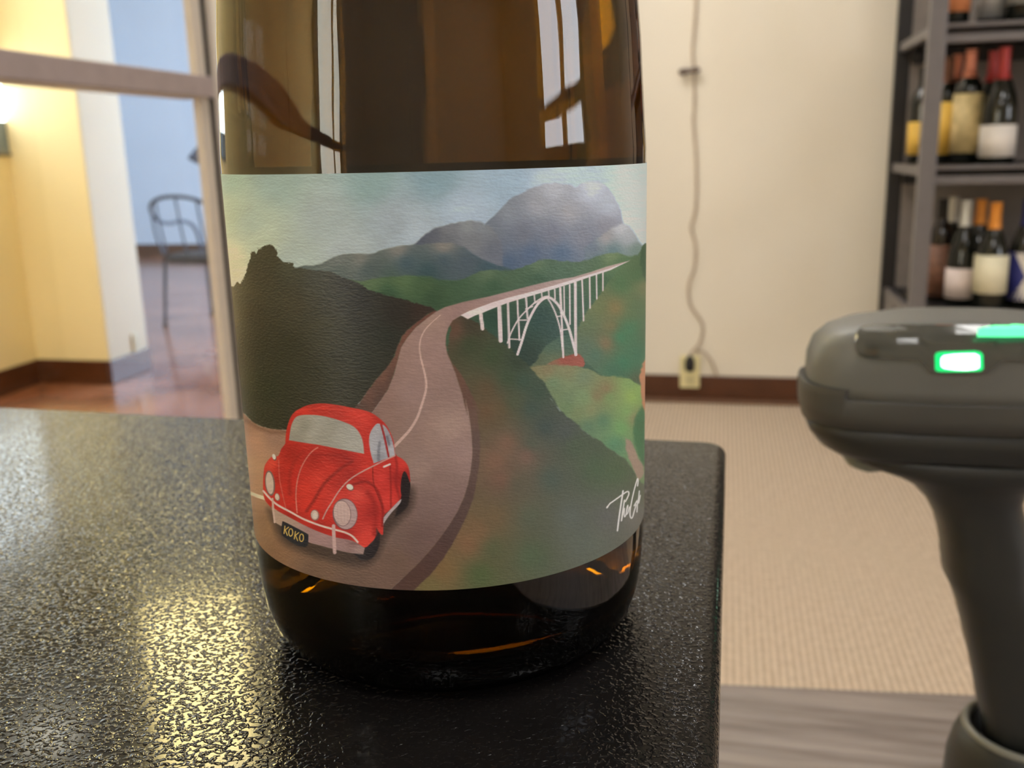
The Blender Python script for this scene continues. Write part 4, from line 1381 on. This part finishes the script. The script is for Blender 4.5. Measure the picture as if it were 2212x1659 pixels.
# the second bottle of each row, standing straight behind the first
def behind(first, dy, label, keep=('glass_body', 'foil_capsule', 'paper_label')):
    o = first.copy()
    COL.objects.link(o)
    o.location = (first.location.x, first.location.y + dy, first.location.z)
    o['label'] = label
    for ch in first.children:
        c = ch.copy()
        COL.objects.link(c)
        c.parent = o
    return o


for src, dy, lab in ROWS:
    behind(src, dy, lab)

# ------------------------------------------------------------------ cord, cord bundle and socket on the cream wall
M_CORD = mat('beige_cord', s3(196, 180, 160), .6)
wy = WY - .006


def wp(x, y, off=0.0):
    return on_y(x, y, wy - off)


cord = tag(tube('power_cable', [wp(1503, -260), wp(1503, 0), wp(1500, 60), wp(1496, 110), wp(1499, 150), wp(1500, 230), wp(1498, 262), wp(1504, 350), wp(1503, 450), wp(1493, 490), wp(1503, 530),
                              wp(1500, 580), wp(1488, 615), wp(1492, 660), wp(1518, 700), wp(1512, 740), wp(1492, 764, .004), wp(1490, 774, .014)], .0048, M_CORD, None, 8, 4),
           'thin beige cord running down the cream wall to the socket', 'cord')
tag(tube('power_cable', [wp(1503, 757, .010), wp(1522, 762, .012), wp(1537, 781, .008), wp(1545, 800, .008), wp(1547, 812, .004)], .0042, M_CORD, None, 8, 4),
    'short cord loop curving down beside the socket to the baseboard top', 'cord')
bn = thing('cord_bundle', 'small brown-grey twist of cord fixed to the wall cord', 'cord tie', tuple(wp(1489, 153, .012)))
M_TIE = mat('brown_grey_tie', s3(112, 98, 90), .6)
c_ = wp(1489, 153, .012)
link('twist', tube_mesh('twist', [wp(1466, 155, .012) - c_, wp(1475, 155, .012) - c_, wp(1489, 153, .012) - c_], [.006, .013, .008], 12), M_TIE, bn, True)
link('twist', tube_mesh('twist', [wp(1489, 153, .012) - c_, wp(1503, 151, .012) - c_, wp(1512, 150, .012) - c_], [.008, .011, .006], 12), M_TIE, bn, True)
pa, pb = on_y(1470, 767, WY), on_y(1511, 836, WY)
so = thing('wall_socket', 'yellowish wall socket plate above the brown baseboard', 'socket', (float(pa[0] + pb[0]) / 2, WY - .0125, float(pa[2] + pb[2]) / 2))
sw_, sh_ = (pb[0] - pa[0]) / 2, (pa[2] - pb[2]) / 2
M_PLATE = mat('ivory_plate', s3(232, 222, 170), .35)
box('plate', -sw_, sw_, -.006, .012, -sh_, sh_, M_PLATE, so, .003)
for zc_ in (-.5, .5):
    box('outlet_face', -sw_ * .5, sw_ * .5, -.0075, -.0062, zc_ * sh_ - .016, zc_ * sh_ + .016, mat('ivory_face', s3(214, 204, 156), .4), so, .0006)
pp = on_y(1490, 786, WY - .03)
pg = thing('black_plug', 'black plug pushed into the upper outlet of the wall socket', 'plug', (float(pp[0]), WY - .0205, float(pp[2])))
link('plug_body', loft_mesh('plug_body', [sup(0, a, b, z, 2.6, 20, cy=-.012) for a, b, z in ((.010, .008, -.027), (.0165, .012, -.020), (.0175, .012, .010), (.011, .009, .024), (.006, .006, .030))][::1]), mat('black_rubber', s3(22, 22, 26), .5), pg, True)
box('prong', -.006, -.003, -.0004, .0004, -.01, -.004, C_SILVER, pg)

# socket on the pale pier
qa, qb = on_x(282, 722, -2.46), on_x(301, 776, -2.46)
ps = thing('pier_socket', 'cream socket plate low on the pale pier beyond the glass', 'socket', (-2.459, float(qa[1] + qb[1]) / 2, float(qa[2] + qb[2]) / 2))
hw, hh = abs(qb[1] - qa[1]) / 2, abs(qa[2] - qb[2]) / 2
box('plate', 0, .008, -hw, hw, -hh, hh, mat('cream_plate', s3(206, 194, 168), .4), ps, .002)
box('outlet_face', .0082, .0095, -hw * .5, hw * .5, -hh * .7, hh * .7, mat('cream_face', s3(188, 178, 156), .4), ps)

# ------------------------------------------------------------------ iron armchairs in the next room
M_IRON = mat('blue_black_iron', s3(56, 60, 70), .4, .4)
M_SEAT = mat('dark_woven_seat', s3(52, 48, 48), .7, noise=.2, nscale=80)


def armchair(loc, rz, label, s=.84):
    t = thing('armchair', label, 'chair', loc, rz, group='black iron armchairs in the next room')
    S = lambda *p: [np.array(q, float) * s for q in p]
    # local: +x is the front, seat centre at the origin
    for sx, sy in ((1, 1), (1, -1), (-1, 1), (-1, -1)):
        tube('leg', S((.19 * sx, .21 * sy, .43), (.205 * sx, .22 * sy, .25), (.225 * sx, .235 * sy, .012)), [.013 * s, .012 * s, .011 * s], M_IRON, t, 8, 4)
        link('foot', lathe_mesh('foot', [(0, 0), (.017 * s, 0), (.017 * s, .014 * s), (0, .024 * s)], 12), M_GASKET, t, True, loc=(.225 * sx * s, .235 * sy * s, 0))
    me = loft_mesh('seat', [sup(0, a * s, b * s, z * s, 3.2, 32, cy=0) for a, b, z in ((.225, .235, .415), (.235, .245, .425), (.235, .245, .452), (.21, .22, .468))])
    link('seat', me, M_SEAT, t, True)
    # one continuous rail: arm, back, arm
    half = [(.20, .25, .46), (.20, .265, .55), (.17, .275, .63), (.08, .28, .665), (-.04, .28, .66), (-.13, .28, .68), (-.20, .27, .74), (-.245, .22, .80), (-.265, .12, .835), (-.27, 0, .845)]
    rail = half + [(x, -y, z) for x, y, z in half[-2::-1]]
    tube('arm_rail', S(*rail), .0125 * s, M_IRON, t, 8, 4)
    for y in (-.17, 0, .17):
        tube('back_bar', S((-.20, y, .45), (-.235, y, .62), (-.262, y, .83 - abs(y) * .1)), .008 * s, M_IRON, t, 6, 3)
    for y in (.25, -.25):
        tube('arm_stay', S((-.17, y * .9, .44), (-.19, y * 1.04, .58), (-.20, y * 1.08, .735)), .010 * s, M_IRON, t, 6, 3)
    return t


l1, l2 = on_z(359, 705, 0), on_z(461, 681, 0)
print('chair feet', l1, l2)
mid = (l1 + l2) / 2
ang = math.atan2(l2[1] - l1[1], l2[0] - l1[0])
armchair((mid[0] + .19 * math.sin(ang), mid[1] - .19 * math.cos(ang), 0), ang, 'dark iron armchair with curved arms standing just beyond the pale pier')
# café table with its top tipped up; only one corner shows past the post
q = on_y(413, 343, 5.6)
ct = thing('folding_table', 'dark tipped-up table top past the armchair, mostly hidden by the frame post', 'table', (float(q[0]) + .22, 5.6, 0), math.radians(12))
v = []
dvec, uvec, nvec = np.array([.86, 0, -.5]), np.array([.34, .75, .56]), None
dvec, uvec = dvec / np.linalg.norm(dvec), uvec / np.linalg.norm(uvec)
uvec = uvec - dvec * (uvec @ dvec)
uvec /= np.linalg.norm(uvec)
nvec = np.cross(dvec, uvec)
c0_ = np.array([-.22, 0, float(q[2])])
for k in (0, 1):
    for a_, b_ in ((0, 0), (.5, 0), (.5, .42), (0, .42)):
        v.append(c0_ + dvec * a_ + uvec * b_ + nvec * .022 * k)
link('table_top', pydata('table_top', v, [(3, 2, 1, 0), (4, 5, 6, 7), (0, 1, 5, 4), (1, 2, 6, 5), (2, 3, 7, 6), (3, 0, 4, 7)]), M_IRON, ct)
ctr = c0_ + dvec * .25 + uvec * .21
tube('pedestal', [(ctr[0], ctr[1], .02), (ctr[0], ctr[1], ctr[2] * .5), (ctr[0], ctr[1], ctr[2])], .02, M_IRON, ct, 10, 2)
link('foot_plate', lathe_mesh('foot_plate', [(0, 0), (.2, 0), (.2, .012), (.03, .03), (0, .03)], 32), M_IRON, ct, True, loc=(ctr[0], ctr[1], 0))
